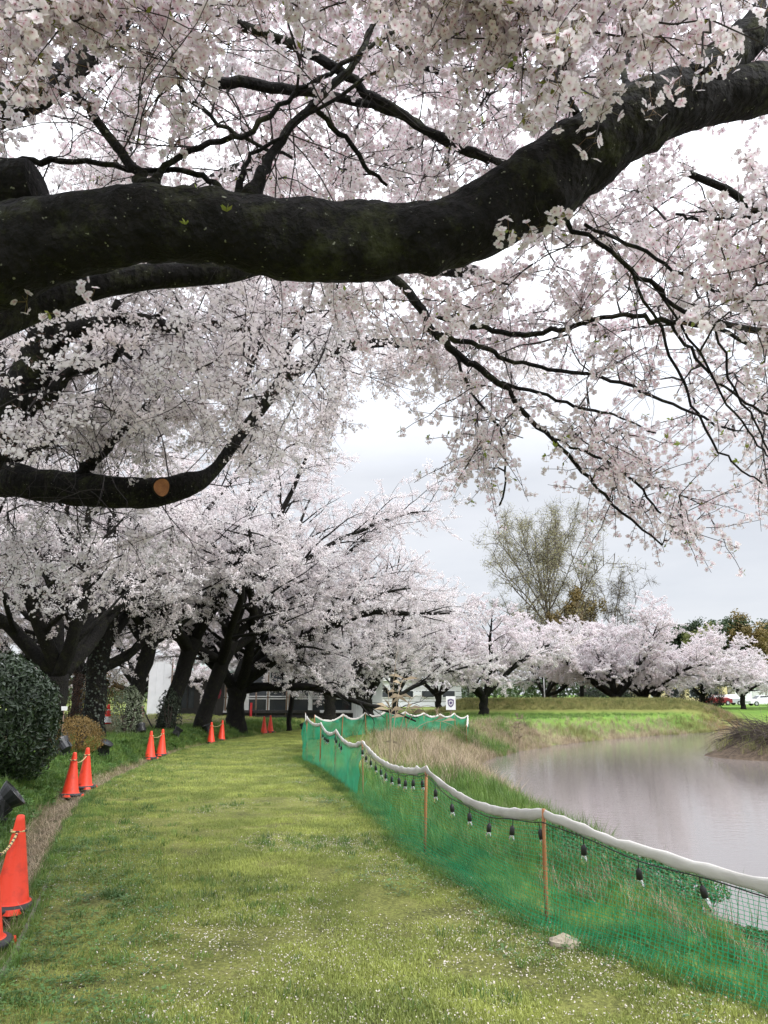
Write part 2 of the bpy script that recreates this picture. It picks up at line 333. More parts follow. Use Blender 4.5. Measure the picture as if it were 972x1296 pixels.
def sdf(x, y, poly):
    """signed distance to a closed outline, positive outside"""
    d = np.full(x.shape, 1e9); ins = np.zeros(x.shape, bool); n = len(poly)
    for i in range(n):
        a, b_ = poly[i], poly[(i+1) % n]; e = b_-a; wx, wy = x-a[0], y-a[1]
        h = np.clip((wx*e[0]+wy*e[1])/max(1e-9, e@e), 0, 1); d = np.minimum(d, np.hypot(wx-e[0]*h, wy-e[1]*h))
        c = (a[1] <= y) != (b_[1] <= y)
        with np.errstate(divide='ignore', invalid='ignore'): xi = a[0]+(y-a[1])*(e[0]/(e[1] if e[1] else 1e-9))
        ins ^= c & (x < xi)
    return np.where(ins, -d, d)
SPIT = np.array([19.5, 36.0])
LEVEE_Y = 66.0
def H(x, y):
    x = np.asarray(x, float); y = np.asarray(y, float)
    d = sdf(x, y, POND)
    near = sst(24, 34, y)
    z = -1.28 + 1.28*sst(-.1, 1.9+near*1.8, d + .25*fbm2(x, y, .7, 3)) - .8*sst(0, 3, -d)
    sp = np.hypot((x-SPIT[0])/4.6, (y-SPIT[1])/3.2); z = np.maximum(z, -2.2 + 2.1*np.clip(1.5-sp, 0, .86))
    dl = xl(y) - x
    lf = (1-sst(38, 48, y))
    left = np.where(dl > 0, -.17*np.exp(-((dl-.33)/.24)**2) + .34*sst(.5, 1.7, dl) + .25*sst(3, 9, dl), 0)*lf
    z = z + left
    z = z + 1.05*sst(3.2, 1.0, np.abs(y-LEVEE_Y))*sst(4, 7, x)*(1-sst(24, 31, x))
    inpath = (dl < 0) & (x < xr(y))
    rough = np.where(inpath & (y < 45), .012, .05)
    z = z + rough*fbm2(x, y, 1.3, 3)
    return z
def zat(x, y): return float(H(np.array([x]), np.array([y]))[0])

def axis(lo, hi, n, dense, c=0.0):
    a = np.linspace(-1, 1, n); k = dense; s = np.sinh(k*a)/np.sinh(k)
    return np.where(s < 0, c+(c-lo)*s, c+(hi-c)*s)
gx = axis(-500, 500, 330, 6.6); gy = axis(-60, 900, 420, 6.6, 6.0)
gy = gy[gy > -25]
X, Y = np.meshgrid(gx, gy); Z = H(X, Y)
dpond = sdf(X, Y, POND)
nx, ny = len(gx), len(gy)
ii = (np.arange(ny-1)[:, None]*nx+np.arange(nx-1)[None]).ravel()
gb = MB(); gb.add(np.stack([X, Y, Z], -1), np.stack([ii, ii+1, ii+nx+1, ii+nx], -1))
gmat = bpy.data.materials.new('park ground'); gmat.use_nodes = True; t_ = gmat.node_tree; b = t_.nodes['Principled BSDF']; b.inputs['Roughness'].default_value = .95; b.inputs['Specular IOR Level'].default_value = .15
def tnoise(t, s, d=5, vec=None):
    n = N(t, 'ShaderNodeTexNoise'); n.inputs['Scale'].default_value = s; n.inputs['Detail'].default_value = d
    if vec is None: vec = N(t, 'ShaderNodeTexCoord').outputs['Object']
    t.links.new(vec, n.inputs['Vector']); return n.outputs[0]
def tramp(t, i, stops):
    r = N(t, 'ShaderNodeValToRGB'); el = r.color_ramp.elements; el[0].position, el[0].color = stops[0][0], (*stops[0][1], 1); el[1].position, el[1].color = stops[-1][0], (*stops[-1][1], 1)
    for p_, c_ in stops[1:-1]: e = el.new(p_); e.color = (*c_, 1)
    t.links.new(i, r.inputs[0]); return r.outputs[0]
def tmix(t, f, a, c):
    k = N(t, 'ShaderNodeMix', data_type='RGBA'); t.links.new(f, k.inputs[0]); t.links.new(a, k.inputs[6]); t.links.new(c, k.inputs[7]); return k.outputs[2]
g1 = tramp(t_, tnoise(t_, .9, 8), [(.3, (.075, .105, .022)), (.5, (.13, .165, .04)), (.7, (.19, .20, .06))])
def tattr(t, n): return N(t, 'ShaderNodeAttribute', attribute_name=n).outputs['Fac']
dry = tramp(t_, tnoise(t_, 2.2, 8), [(.3, (.13, .10, .06)), (.55, (.23, .18, .115)), (.75, (.30, .25, .17))])
dirt = tramp(t_, tnoise(t_, 6, 8), [(.3, (.045, .033, .024)), (.7, (.12, .088, .062))])
lsh = tramp(t_, tnoise(t_, .5, 8), [(.3, (.07, .15, .022)), (.7, (.14, .235, .035))])
olv = tramp(t_, tnoise(t_, .8, 8), [(.3, (.12, .105, .035)), (.7, (.20, .165, .065))])
o_ = tmix(t_, tattr(t_, 'lush'), g1, lsh); o_ = tmix(t_, tattr(t_, 'olive'), o_, olv); o_ = tmix(t_, tattr(t_, 'dry'), o_, dry); o_ = tmix(t_, tattr(t_, 'dirt'), o_, dirt)
t_.links.new(o_, b.inputs['Base Color'])
bp = N(t_, 'ShaderNodeBump'); bp.inputs['Strength'].default_value = .8; bp.inputs['Distance'].default_value = .05; t_.links.new(tnoise(t_, 14, 6), bp.inputs['Height']); t_.links.new(bp.outputs[0], b.inputs['Normal'])
ground = gb.build('ground', gmat, smooth=True); tag(ground, kind='structure')
dl = xl(Y)-X
def gattr(n, v): a = ground.data.attributes.new(n, 'FLOAT', 'POINT'); a.data.foreach_set('value', np.clip(v, 0, 1).astype(np.float32).ravel())
def reedzone(x, y): # the brown bank round the cove
    d = sdf(x, y, POND)
    return np.clip(sst(4.2, .6, d)*sst(13, 18, y)*(1-sst(44, 52, y)) + .6*sst(2.2, .3, d)*sst(44, 50, y), 0, 1)
nn = fbm2(X, Y, .5, 3)
gattr('dry', reedzone(X, Y)*(.8+.4*nn) + sst(.25, -.1, dpond)*.7)
gattr('dirt', np.exp(-((dl-.36)/.24)**2)*(Y < 44)*1.0 + sst(-.1, -.6, dpond) + sst(2.6, 3.8, dl+nn*.8)*.75*(Y < 42))
gattr('lush', sst(40, 48, Y)*(1-sst(62, 63.5, Y))*(X > -1)*.9 + sst(.2, .8, X-xr(Y))*(Y < 40)*.7 + sst(66, 70, Y)*sst(27, 34, X)*.9)
gattr('olive', sst(63, 64.2, Y)*(1-sst(72, 80, Y))*(X > 2)*(1-sst(25, 32, X)))

# the mown grass path, a sheet of its own lying on the ground between ditch and fence
ys = np.concatenate([np.linspace(-4, 12, 150), np.linspace(12.2, 38, 130)]); us = np.linspace(0, 1, 46)
PX = np.array([xl(y)+.02+(xr(y)-.02-xl(y))*us for y in ys]); PY = np.repeat(ys[:, None], 46, 1)
PZ = H(PX, PY)+.022 - .06*(1-sst(0, .025, us))[None] - .05*sst(.97, 1, us)[None] - .05*sst(36, 38, PY)
i2 = (np.arange(len(ys)-1)[:, None]*46+np.arange(45)[None]).ravel()
pm = bpy.data.materials.new('mown turf'); pm.use_nodes = True; t_ = pm.node_tree; b = t_.nodes['Principled BSDF']; b.inputs['Roughness'].default_value = .95; b.inputs['Specular IOR Level'].default_value = .12
pc = tramp(t_, tnoise(t_, 2.0, 9), [(.32, (.06, .062, .026)), (.46, (.13, .138, .040)), (.58, (.19, .20, .054)), (.75, (.23, .21, .085))])
pc2 = tramp(t_, tnoise(t_, 38, 4), [(.38, (.030, .030, .014)), (.62, (.20, .21, .06))])
k_ = N(t_, 'ShaderNodeMix', data_type='RGBA'); k_.inputs[0].default_value = .45; t_.links.new(pc, k_.inputs[6]); t_.links.new(pc2, k_.inputs[7])
spk = N(t_, 'ShaderNodeTexVoronoi'); spk.inputs['Scale'].default_value = 15; t_.links.new(N(t_, 'ShaderNodeTexCoord').outputs['Object'], spk.inputs['Vector'])
lt = N(t_, 'ShaderNodeMath', operation='LESS_THAN'); lt.inputs[1].default_value = .09; t_.links.new(spk.outputs['Distance'], lt.inputs[0])
wh = N(t_, 'ShaderNodeRGB'); wh.outputs[0].default_value = (.62, .57, .52, 1)
t_.links.new(tmix(t_, lt.outputs[0], k_.outputs[2], wh.outputs[0]), b.inputs['Base Color'])
bp = N(t_, 'ShaderNodeBump'); bp.inputs['Strength'].default_value = 1; bp.inputs['Distance'].default_value = .02; t_.links.new(tnoise(t_, 45, 5), bp.inputs['Height']); t_.links.new(bp.outputs[0], b.inputs['Normal'])
pb = MB(); pb.add(np.stack([PX, PY, PZ], -1), np.stack([i2, i2+1, i2+47, i2+46], -1)); tag(pb.build('path', pm, smooth=True), kind='structure')

kb = MB(); ky = np.linspace(1.5, 37, 140); kx = xl(ky)+.0; kb.tube(np.stack([kx, ky, H(kx, ky)*0-.006], -1), .024, 6, 0, squash=(.8, 1.2), rough=.25, rs=9); tag(kb.build('path_edging', mat('mossy concrete edging', (.15, .14, .10), .9, (.07, .07, .045), 6), None, True), kind='structure')
# pond water
wm = bpy.data.materials.new('murky pond water'); wm.use_nodes = True; t_ = wm.node_tree; b = t_.nodes['Principled BSDF']
b.inputs['Base Color'].default_value = (.165, .145, .137, 1); b.inputs['Roughness'].default_value = .035; b.inputs['IOR'].default_value = 1.48
g = N(t_, 'ShaderNodeMapping'); g.inputs['Scale'].default_value = (.45, 1.5, 1); t_.links.new(N(t_, 'ShaderNodeTexCoord').outputs['Object'], g.inputs[0])
bp = N(t_, 'ShaderNodeBump'); bp.inputs['Strength'].default_value = .10; bp.inputs['Distance'].default_value = .025
ad = N(t_, 'ShaderNodeMath', operation='ADD'); t_.links.new(tnoise(t_, 2.6, 3, g.outputs[0]), ad.inputs[0]); t_.links.new(tnoise(t_, 9, 3, g.outputs[0]), ad.inputs[1])
t_.links.new(ad.outputs[0], bp.inputs['Height']); t_.links.new(bp.outputs[0], b.inputs['Normal'])
wb = MB(); wx = np.linspace(-2, 100, 30); wy = np.linspace(-18, 80, 30); A, B = np.meshgrid(wx, wy)
i3 = (np.arange(29)[:, None]*30+np.arange(29)[None]).ravel(); wb.add(np.stack([A, B, A*0+WATER], -1), np.stack([i3, i3+1, i3+31, i3+30], -1))
tag(wb.build('water', wm), kind='structure')

# ------------------------------------------------------------------ scatter (uncountable foliage as one object)
def group_for(nv):
    nm = f'scatter {nv}'
    if nm in bpy.data.node_groups: return bpy.data.node_groups[nm]
    g = bpy.data.node_groups.new(nm, 'GeometryNodeTree')
    g.interface.new_socket('Geometry', in_out='INPUT', socket_type='NodeSocketGeometry'); g.interface.new_socket('Geometry', in_out='OUTPUT', socket_type='NodeSocketGeometry')
    gi = N(g, 'NodeGroupInput'); go = N(g, 'NodeGroupOutput')
    def attr(n, dt): a = N(g, 'GeometryNodeInputNamedAttribute', data_type=dt); a.inputs['Name'].default_value = n; return a.outputs['Attribute']
    def part(i):
        c = N(g, 'FunctionNodeCompare', data_type='INT', operation='EQUAL'); g.links.new(attr('var', 'INT'), c.inputs[2]); c.inputs[3].default_value = i
        s = N(g, 'GeometryNodeSeparateGeometry', domain='POINT'); g.links.new(gi.outputs[0], s.inputs[0]); g.links.new(c.outputs[0], s.inputs[1]); return s.outputs[0]
    j = N(g, 'GeometryNodeJoinGeometry')
    for i in range(nv):
        q = N(g, 'GeometryNodeGeometryToInstance'); g.links.new(part(i), q.inputs[0]); g.links.new(q.outputs[0], j.inputs[0])
    ip = N(g, 'GeometryNodeInstanceOnPoints'); g.links.new(part(-1), ip.inputs['Points']); g.links.new(j.outputs[0], ip.inputs['Instance'])
    ip.inputs['Pick Instance'].default_value = True; g.links.new(attr('pick', 'INT'), ip.inputs['Instance Index'])
    er = N(g, 'FunctionNodeEulerToRotation'); g.links.new(attr('rot', 'FLOAT_VECTOR'), er.inputs[0]); g.links.new(er.outputs[0], ip.inputs['Rotation'])
    g.links.new(attr('scl', 'FLOAT'), ip.inputs['Scale']); g.links.new(ip.outputs[0], go.inputs[0]); return g
def scatter(name, variants, mats, pts, rot, scl, parent=None, smooth=False, extra=None):
    """variants: list of MB; one object that holds the pieces and the places they stand at"""
    pts = np.asarray(pts, float); mb = MB(); var = []
    for i, vb in enumerate(variants):
        for v, a in zip(vb.v, vb.a): pass
        base = mb.n
        for v, a in zip(vb.v, vb.a): mb.v.append(v); mb.a.append(a); mb.n += len(v)
        for f, m_ in vb.f: mb.f.append((f+base, m_))
        var += [i]*vb.n
    mb.v.append(pts); mb.a.append(np.zeros(len(pts))); mb.n += len(pts)
    n0 = len(var); n1 = len(pts)
    o = mb.build(name, mats, parent, smooth); me = o.data
    def put(n, ty, arr, k='value'): a = me.attributes.new(n, ty, 'POINT'); a.data.foreach_set(k, arr.ravel())
    put('var', 'INT', np.concatenate([var, np.full(n1, -1)]).astype(np.int32))
    put('pick', 'INT', np.concatenate([np.zeros(n0), rng.integers(0, len(variants), n1)]).astype(np.int32))
    put('rot', 'FLOAT_VECTOR', np.concatenate([np.zeros((n0, 3)), np.asarray(rot, float)]).astype(np.float32), 'vector')
    put('scl', 'FLOAT', np.concatenate([np.ones(n0), np.asarray(scl, float)]).astype(np.float32))
    md = o.modifiers.new('scatter', 'NODES'); md.node_group = group_for(len(variants)); o['kind'] = 'stuff'
    return o
def euler_from(xd, roll=None):
    """rotations that lay a piece's +X along xd with its +Z near the sky, rolled at random"""
    xd = nrmv(np.asarray(xd, float)); up = np.tile([0, 0, 1.0], (len(xd), 1)); up[np.abs(xd[:, 2]) > .95] = [0, 1, 0]
    y = nrmv(np.cross(up, xd)); z = np.cross(xd, y)
    if roll is not None:
        c, s = np.cos(roll)[:, None], np.sin(roll)[:, None]; y, z = y*c+z*s, z*c-y*s
    return np.stack([np.arctan2(y[:, 2], z[:, 2]), -np.arcsin(np.clip(xd[:, 2], -1, 1)), np.arctan2(xd[:, 1], xd[:, 0])], -1)

# ------------------------------------------------------------------ blossom pieces
def flower5(mb, c, n, r, rg, ma=0, mc=1):
    """five cupped petals and a dark calyx heart"""
    n = nrm(n); a = nrm(np.cross(n, [.3, .5, .8])); b_ = np.cross(n, a); ph = rg.uniform(0, 6.28); vs = []; fs = []; at_ = []
    for k in range(5):
        th = ph+k*2*pi/5+rg.normal(0, .07); rr = r*rg.uniform(.9, 1.08); e = math.cos(th)*a+math.sin(th)*b_; s = math.cos(th+pi/2)*a+math.sin(th+pi/2)*b_
        lift = rg.uniform(.12, .42)
        i = len(vs); vs += [c, c+e*rr*.62+s*rr*.46+n*rr*lift*.7, c+e*rr*1.0+s*rr*.16+n*rr*lift, c+e*rr*.90+n*rr*lift*.8, c+e*rr*1.0-s*rr*.16+n*rr*lift, c+e*rr*.62-s*rr*.46+n*rr*lift*.7]
        at_ += [0, .7, 1, .9, 1, .7]; fs += [[i, i+1, i+2, i+3], [i, i+3, i+4, i+5]]
    mb.add(vs, fs, ma, at_)
    q = r*.15; mb.add([c+n*r*.06+(math.cos(t)*a+math.sin(t)*b_)*q for t in (0, 2.1, 4.2)], [[0, 1, 2]], mc)
def cluster(mb, p, rg, nf=5, r=.018, spread=.04, ma=0, mc=1, mp=2, hang=.4, leaf=None):
    for k in range(nf):
        d = nrm(rg.normal(0, 1, 3)+np.array([0, 0, -hang])); q = p+d*spread*rg.uniform(.7, 1.25)
        flower5(mb, q, d+rg.normal(0, .35, 3), r*rg.uniform(.88, 1.1), rg, ma, mc)
        s = nrm(np.cross(d, [.2, .9, .3]))*.0011; mb.add([p-s, p+s, q+s, q-s], [[0, 1, 2, 3]], mp)
    if leaf is not None:
        for k in range(rg.integers(2, 4)):
            d = nrm(rg.normal(0, 1, 3)+[0, 0, .9]); s = nrm(np.cross(d, rg.normal(0, 1, 3))); L = rg.uniform(.022, .042)
            mb.add([p, p+d*L*.5+s*L*.22, p+d*L, p+d*L*.5-s*L*.22], [[0, 1, 2, 3]], leaf)
def spray_near(rg, L=.34, ncl=9, nf=5, leafp=.08):
    mb = MB(); s = np.linspace(0, 1, 6); sag = rg.uniform(-.06, .02)
    pts = np.stack([s*L, rg.normal(0, .012, 6).cumsum()*.6, sag*s*s+rg.normal(0, .006, 6)], -1); pts[0] = 0
    mb.tube(pts, np.linspace(.0034, .0016, 6), 3, 3)
    for k in range(ncl):
        t = (k+rg.uniform(.1, .9))/ncl; c = np.array([np.interp(t, s, pts[:, i]) for i in range(3)]); off = nrm(rg.normal(0, 1, 3))*rg.uniform(.01, .035)
        mb.tube([c, c+off], .0014, 3, 3, cap=False)
        cluster(mb, c+off, rg, nf, .0175, .037, leaf=4 if rg.random() < leafp else None)
    return mb
def spray_mid(rg, L=.62, nside=5, per=6, nf=5, r=.0185, spread=.043, dark=3):
    """a longer flowering shoot: five-sided flowers massed in balls along twigs"""
    mb = MB(); s = np.linspace(0, 1, 6)
    pts = np.stack([s*L, rg.normal(0, .02, 6).cumsum()*.7, -.05*s*s+rg.normal(0, .01, 6)], -1); pts[0] = 0
    mb.tube(pts, np.linspace(.0058, .002, 6), 3, 1); cs = []
    for k in range(per+1): t = (k+rg.uniform(.1, .9))/(per+1); cs.append(np.array([np.interp(t, s, pts[:, i]) for i in range(3)]))
    for k in range(nside):
        t = rg.uniform(.05, .9); c = np.array([np.interp(t, s, pts[:, i]) for i in range(3)]); d = nrm([rg.uniform(.2, 1), rg.choice([-1, 1])*rg.uniform(.5, 1), rg.normal(0, .35)]); l2 = rg.uniform(.16, .32)
        e = c+d*l2+[0, 0, rg.uniform(-.05, .02)]; mid = (c+e)/2+rg.normal(0, .015, 3); mb.tube([c, mid, e], [.0034, .0026, .0016], 3, 1)
        for q in range(per-2): u = (q+rg.uniform(.2, 1))/(per-2); cs.append((c*(1-u)+e*u))
    n5 = np.arange(5)*2*pi/5; V = []; F = []; k = 0
    for c in cs:
        c = c+rg.normal(0, .014, 3)
        for q in range(nf):
            d = nrm(rg.normal(0, 1, 3)); p = c+d*spread*rg.uniform(.5, 1.2); n = nrm(d+rg.normal(0, .4, 3)); a = nrm(np.cross(n, [.31, .52, .8])); b_ = np.cross(n, a); rr = r*rg.uniform(.8, 1.15); ph = rg.uniform(0, 1.2)
            V.append(p+rr*(np.cos(n5+ph)[:, None]*a+np.sin(n5+ph)[:, None]*b_)+n*0); F.append(np.arange(5)+k); k += 5
    mb.add(np.concatenate(V), F, 0, 1.0); V = []; k = 0
    for c in cs:
        for q in range(dark):     # stalks, calyces and bud scales showing between the flowers
            d = nrm(rg.normal(0, 1, 3)); a = c+d*spread*rg.uniform(.2, .6); e = a+nrm(d+rg.normal(0, .5, 3))*spread*rg.uniform(.6, 1.1); n = nrm(np.cross(e-a, rg.normal(0, 1, 3)))*r*.13; V += [a-n, a+n, e+n, e-n]; k += 1
    mb.add(V, np.arange(4*k).reshape(k, 4), 2); return mb
rgv = np.random.default_rng(5)
NEAR = [spray_near(rgv) for _ in range(7)]; NEAR_M = [M['petal'], M['calyx'], M['pedicel'], M['twig'], M['young_leaf']]
SPARSE = [spray_near(rgv, .42, 6, 4, .1) for _ in range(6)]
MID = [spray_mid(rgv, dark=2) for _ in range(7)]; ROW = [spray_mid(rgv, dark=1) for _ in range(7)]; MID_M = [M['petal_far'], M['twig'], M['stalk_dark']]
FAR = [spray_mid(rgv, .95, 6, 6, 6, .034, .075, 1) for _ in range(6)]

# ------------------------------------------------------------------ cherry trees
def grow(rg, p, d, L, n, wander, up, droop):
    pts = [np.array(p, float)]; d = nrm(d)
    for i in range(n):
        t = i/n; d = nrm(d+rg.normal(0, wander, 3)+np.array([0, 0, up*(1-t)-droop*t])); pts.append(pts[-1]+d*L/n)
    return np.array(pts)
def along(pts, t):
    q = t*(len(pts)-1); i = min(int(q), len(pts)-2); f = q-i; return pts[i]*(1-f)+pts[i+1]*f, nrm(pts[i+1]-pts[i])
def cherry(name, label, base, trunk_h, r0, reach, height, limbs, seed, lean=(0, 0), spray=None, mats=None, dens=1.0, group='cherry trees along the path', own=None, zmin=1.7, extra=None, clip=None):
    """a spreading cherry: flared trunk, arching limbs with branches, crown of flowering shoots"""
    rg = np.random.default_rng(seed); spray = spray or ROW; mats = mats or MID_M
    root = thing(name, label, 'cherry tree', base, 0, group); B0 = np.array(base, float)
    n = 9; s = np.linspace(0, 1, n); pts = np.stack([lean[0]*s**1.2+rg.normal(0, .03, n), lean[1]*s**1.2+rg.normal(0, .03, n), trunk_h*s-.15*(s == 0)], -1)
    rad = r0*(.74+rg.uniform(.3, .5)*np.exp(-s*9)+.12*sst(.7, 1, s))
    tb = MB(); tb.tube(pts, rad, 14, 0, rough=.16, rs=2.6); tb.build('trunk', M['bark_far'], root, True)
    top = pts[-1]; SP = []; SD = []; SS = []
    az0 = rg.uniform(0, 6.28)
    specs = own or []
    for k in range(limbs):
        az = az0+k*2*pi/limbs+rg.normal(0, .22)
        if k % 3 == 2: el = rg.uniform(.9, 1.25); L = height*.75
        else: el = rg.uniform(.5, .9); L = reach*rg.uniform(.95, 1.2)
        specs.append((az, el, L, .42+.12*rg.random(), .035, .085 if k % 3 != 2 else .03, rg.uniform(.72, 1)))
    for (az, el, L, rr, up, droop, hs) in specs:
        st, _ = along(pts, hs); d = np.array([math.cos(az)*math.cos(el), math.sin(az)*math.cos(el), math.sin(el)])
        lp = grow(rg, st-d*r0*.3, d, L, 13, .10, up, droop); lr = r0*rr*np.linspace(1, .06, 14)**.9+.012
        lb = MB(); lb.tube(lp, lr, 8, 0, rough=.12, rs=3.0)
        nb = int(8*L/6*1.15)+1
        for j in range(nb):
            t = .16+.82*(j+rg.uniform(0, .8))/nb; q, tg = along(lp, min(t, .99)); side = nrm(np.cross(tg, [0, 0, 1])+1e-6)*(1 if j % 2 else -1)
            bd = nrm(tg*.55+side*rg.uniform(.5, 1)+np.array([0, 0, rg.uniform(-.3, .45)])); bl = L*.42*(1-.45*t)*rg.uniform(.7, 1.2)
            bp_ = grow(rg, q, bd, bl, 8, .11, .02, .06); r1 = np.interp(t, np.linspace(0, 1, 14), lr)*.5
            lb.tube(bp_, np.linspace(max(r1, .018), .008, 9), 5, 0, cap=False)
            ns_ = max(2, int(bl/.42))
            for m_ in range(ns_):
                t2 = .15+.85*(m_+rg.uniform(0, 1))/ns_; q2, tg2 = along(bp_, min(t2, .99)); s2 = nrm(np.cross(tg2, rg.normal(0, 1, 3)))
                cd_ = nrm(tg2*.6+s2*.8+np.array([0, 0, .12])); cl = rg.uniform(.55, 1.15)
                tp = grow(rg, q2, cd_, cl, 5, .13, .0, .06); lb.tube(tp, np.linspace(.011, .004, 6), 3, 0, cap=False)
                ne = max(1, int(dens*rg.uniform(2.2, 3.8)))
                for e in range(ne): t3 = (e+.6)/ne; q3, tg3 = along(tp, min(t3, .99)); SP.append(q3); SD.append(nrm((tg3+rg.normal(0, .55, 3))*[1, 1, .55])); SS.append(rg.uniform(.75, 1.2))
            q2, tg2 = along(bp_, .99); SP.append(q2); SD.append(tg2); SS.append(1.0)
        q2, tg2 = along(lp, .99); SP += [q2]*2; SD += [tg2, nrm(tg2+[0, 0, -.3])]; SS += [1, 1]
        lb.build('limb', M['bark_far'], root, True)
    SP = np.array(SP); SD = np.array(SD); SS = np.array(SS); keep = (SP[:, 2] > zmin)
    if clip is not None: keep &= clip(SP+B0)
    SP, SD, SS = SP[keep], SD[keep], SS[keep]
    scatter('crown', spray, mats, SP, euler_from(SD, rg.normal(0, .8, len(SD))), SS, root)
    return root

# ------------------------------------------------------------------ the near trees, limbs laid along their real courses
class Traced:
    def __init__(s, root, seed): s.root = root; s.o = np.array(root.location); s.rg = np.random.default_rng(seed); s.sk = []; s.sr = []; s.SP = []; s.SD = []; s.twigs = MB()
    def limb(s, spec, px=True, sides=10, name='limb', rough=.10, rs=5.0, n=None, m='bark', skel=True, wob=.0):
        """spec rows: picture x, picture y, optical depth, width in picture units (or x, y, z, radius)"""
        rows = np.array([[*P(a, b_, t), w_*t/FPX/2] for a, b_, t, w_ in spec]) if px else np.array(spec, float)
        n = n or max(8, len(rows)*5); q = smooth_path(rows, n); pts, rad = q[:, :3], np.maximum(q[:, 3], .003)
        if wob: pts[1:-1] += s.rg.normal(0, wob, (n-2, 3))
        mb = MB(); mb.tube(pts-s.o, rad, sides, 0, rough=rough, rs=rs); ob = mb.build(name, M[m], s.root, True)
        if skel: s.sk.append(pts); s.sr.append(rad)
        return ob, pts, rad
    def fill(s, targets, step=.2, r0=.007, rmax=.6, avoid=None, mindist=0.0, side=.5, droop=0.0):
        """branchlets from the nearest wood out to each target, flowering shoots along them"""
        SK = np.concatenate(s.sk); tg = np.asarray(targets); d0 = np.array([np.min(np.sum((SK-t)**2, 1)) for t in tg]); out = []
        for t in tg[np.argsort(d0)]:
            dd = np.sum((SK-t)**2, 1); i = int(np.argmin(dd)); a = SK[i]; L = math.sqrt(dd[i])
            if L < .05 or L > rmax*4: continue
            mid = (a+t)/2+s.rg.normal(0, .12*L, 3)+np.array([0, 0, .10*L+droop*L]); k = max(4, int(L/.12)); u = np.linspace(0, 1, k)[:, None]
            pts = a*(1-u)**2+2*mid*u*(1-u)+t*u*u; pts[1:] += s.rg.normal(0, .012, (k-1, 3))
            s.twigs.tube(pts-s.o, np.linspace(r0*min(1.6, .6+L), .0028, k), 4, 0, cap=False)
            SK = np.concatenate([SK, pts[1:]]); tang = nrmv(np.gradient(pts, axis=0)); n = max(1, int(L/step))
            for q in range(n+1):
                f = 1-q/(n+.6)*.85; j = min(k-1, int(f*(k-1)+.5)); dirn = nrm(tang[j]+s.rg.normal(0, side, 3)+np.array([0, 0, -.15-droop*.6])); out.append((pts[j], dirn))
        p = np.array([o[0] for o in out]); d = np.array([o[1] for o in out])
        if avoid is not None: k = avoid(p, d); p, d = p[k], d[k]
        s.SP.append(p); s.SD.append(d); return p, d
    def bare_twigs(s, poly, t0, t1, n, r=.0034, L=(.5, 1.2), ok=None):
        SK = np.concatenate(s.sk); x, y, t = project(SK); k = (sdf(x, y, np.array(poly, float)) < 0) & (t > t0) & (t < t1); SK = SK[k]
        for i in s.rg.integers(0, len(SK), n):
            d = nrm(s.rg.normal(0, 1, 3)*[1, .6, 1]+[0, 0, .1]); l = s.rg.uniform(*L); pts = grow(s.rg, SK[i], d, l, 9, .16, .02, .06)
            if ok is not None and not ok(pts[1:], pts[1:]*0).all(): continue
            s.twigs.tube(pts-s.o, np.linspace(r, .0012, 10), 4, 0, cap=False)
            for q in range(3): a, tg = along(pts, s.rg.uniform(.2, .8)); s.twigs.tube(grow(s.rg, a, nrm(tg+s.rg.normal(0, .7, 3)), l*.4, 5, .18, 0, .04)-s.o, np.linspace(r*.6, .001, 6), 3, 0, cap=False)
    def finish(s, var, mats, lo=.8, hi=1.2, name='crown'):
        p = np.concatenate(s.SP)-s.o; d = np.concatenate(s.SD)
        scatter(name, var, mats, p, euler_from(d, s.rg.normal(0, .9, len(d))), s.rg.uniform(lo, hi, len(d)), s.root); s.SP = []; s.SD = []
def targets(rg, poly, t0, t1, n, power=1.0):
    """points spread through the volume seen inside a picture outline between two depths"""
    poly = np.array(poly, float); lo, hi = poly.min(0), poly.max(0); out = []
    while len(out) < n:
        q = rg.uniform(lo, hi)
        if sdf(np.array([q[0]]), np.array([q[1]]), poly)[0] < 0: out.append(P(q[0], q[1], t0+(t1-t0)*rg.random()**power))
    return np.array(out)

# --- T1: the great limb across the path
base1 = (-2.75, 2.75, zat(-2.75, 2.75))
T1 = thing('cherry_tree', 'near cherry tree whose thick mossy black limb arches across above the path', 'cherry tree', base1, 0, 'cherry trees along the path')
t1 = Traced(T1, 3)
LIMB = [(-150, 372, 3.0, 180), (-70, 345, 2.95, 150), (0, 324, 2.9, 126), (70, 303, 2.88, 110), (170, 287, 2.86, 100), (250, 285, 2.85, 98), (330, 296, 2.85, 100), (420, 306, 2.85, 104), (500, 305, 2.85, 100), (575, 292, 2.86, 94), (640, 262, 2.88, 96), (700, 226, 2.9, 102), (760, 180, 2.92, 100), (830, 140, 2.95, 94), (900, 122, 3.0, 76), (975, 112, 3.05, 66), (1080, 104, 3.15, 56), (1200, 60, 3.3, 40)]
LIMB = [(a, b_, t, w_*.93) for a, b_, t, w_ in LIMB]
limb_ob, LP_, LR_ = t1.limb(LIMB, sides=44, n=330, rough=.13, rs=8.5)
tp = P(-150, 372, 3.0)
t1.limb([[base1[0], base1[1], base1[2]-.15, .52], [base1[0]+.02, base1[1], base1[2]+.25, .38], [base1[0]+.1, base1[1], 1.2, .31], [base1[0]+.3, base1[1]+.05, 2.2, .30], [tp[0]-.12, tp[1]+.02, tp[2]-.25, .29], [tp[0]+.05, tp[1]+.08, tp[2]+.5, .25], [tp[0]-.1, tp[1]+.2, tp[2]+1.5, .2], [tp[0]-.4, tp[1]+.4, tp[2]+2.6, .12]], px=False, sides=20, name='trunk', rough=.14, rs=3.5, n=40)
def L1(spec, **k): return t1.limb(spec, m='bark', **k)
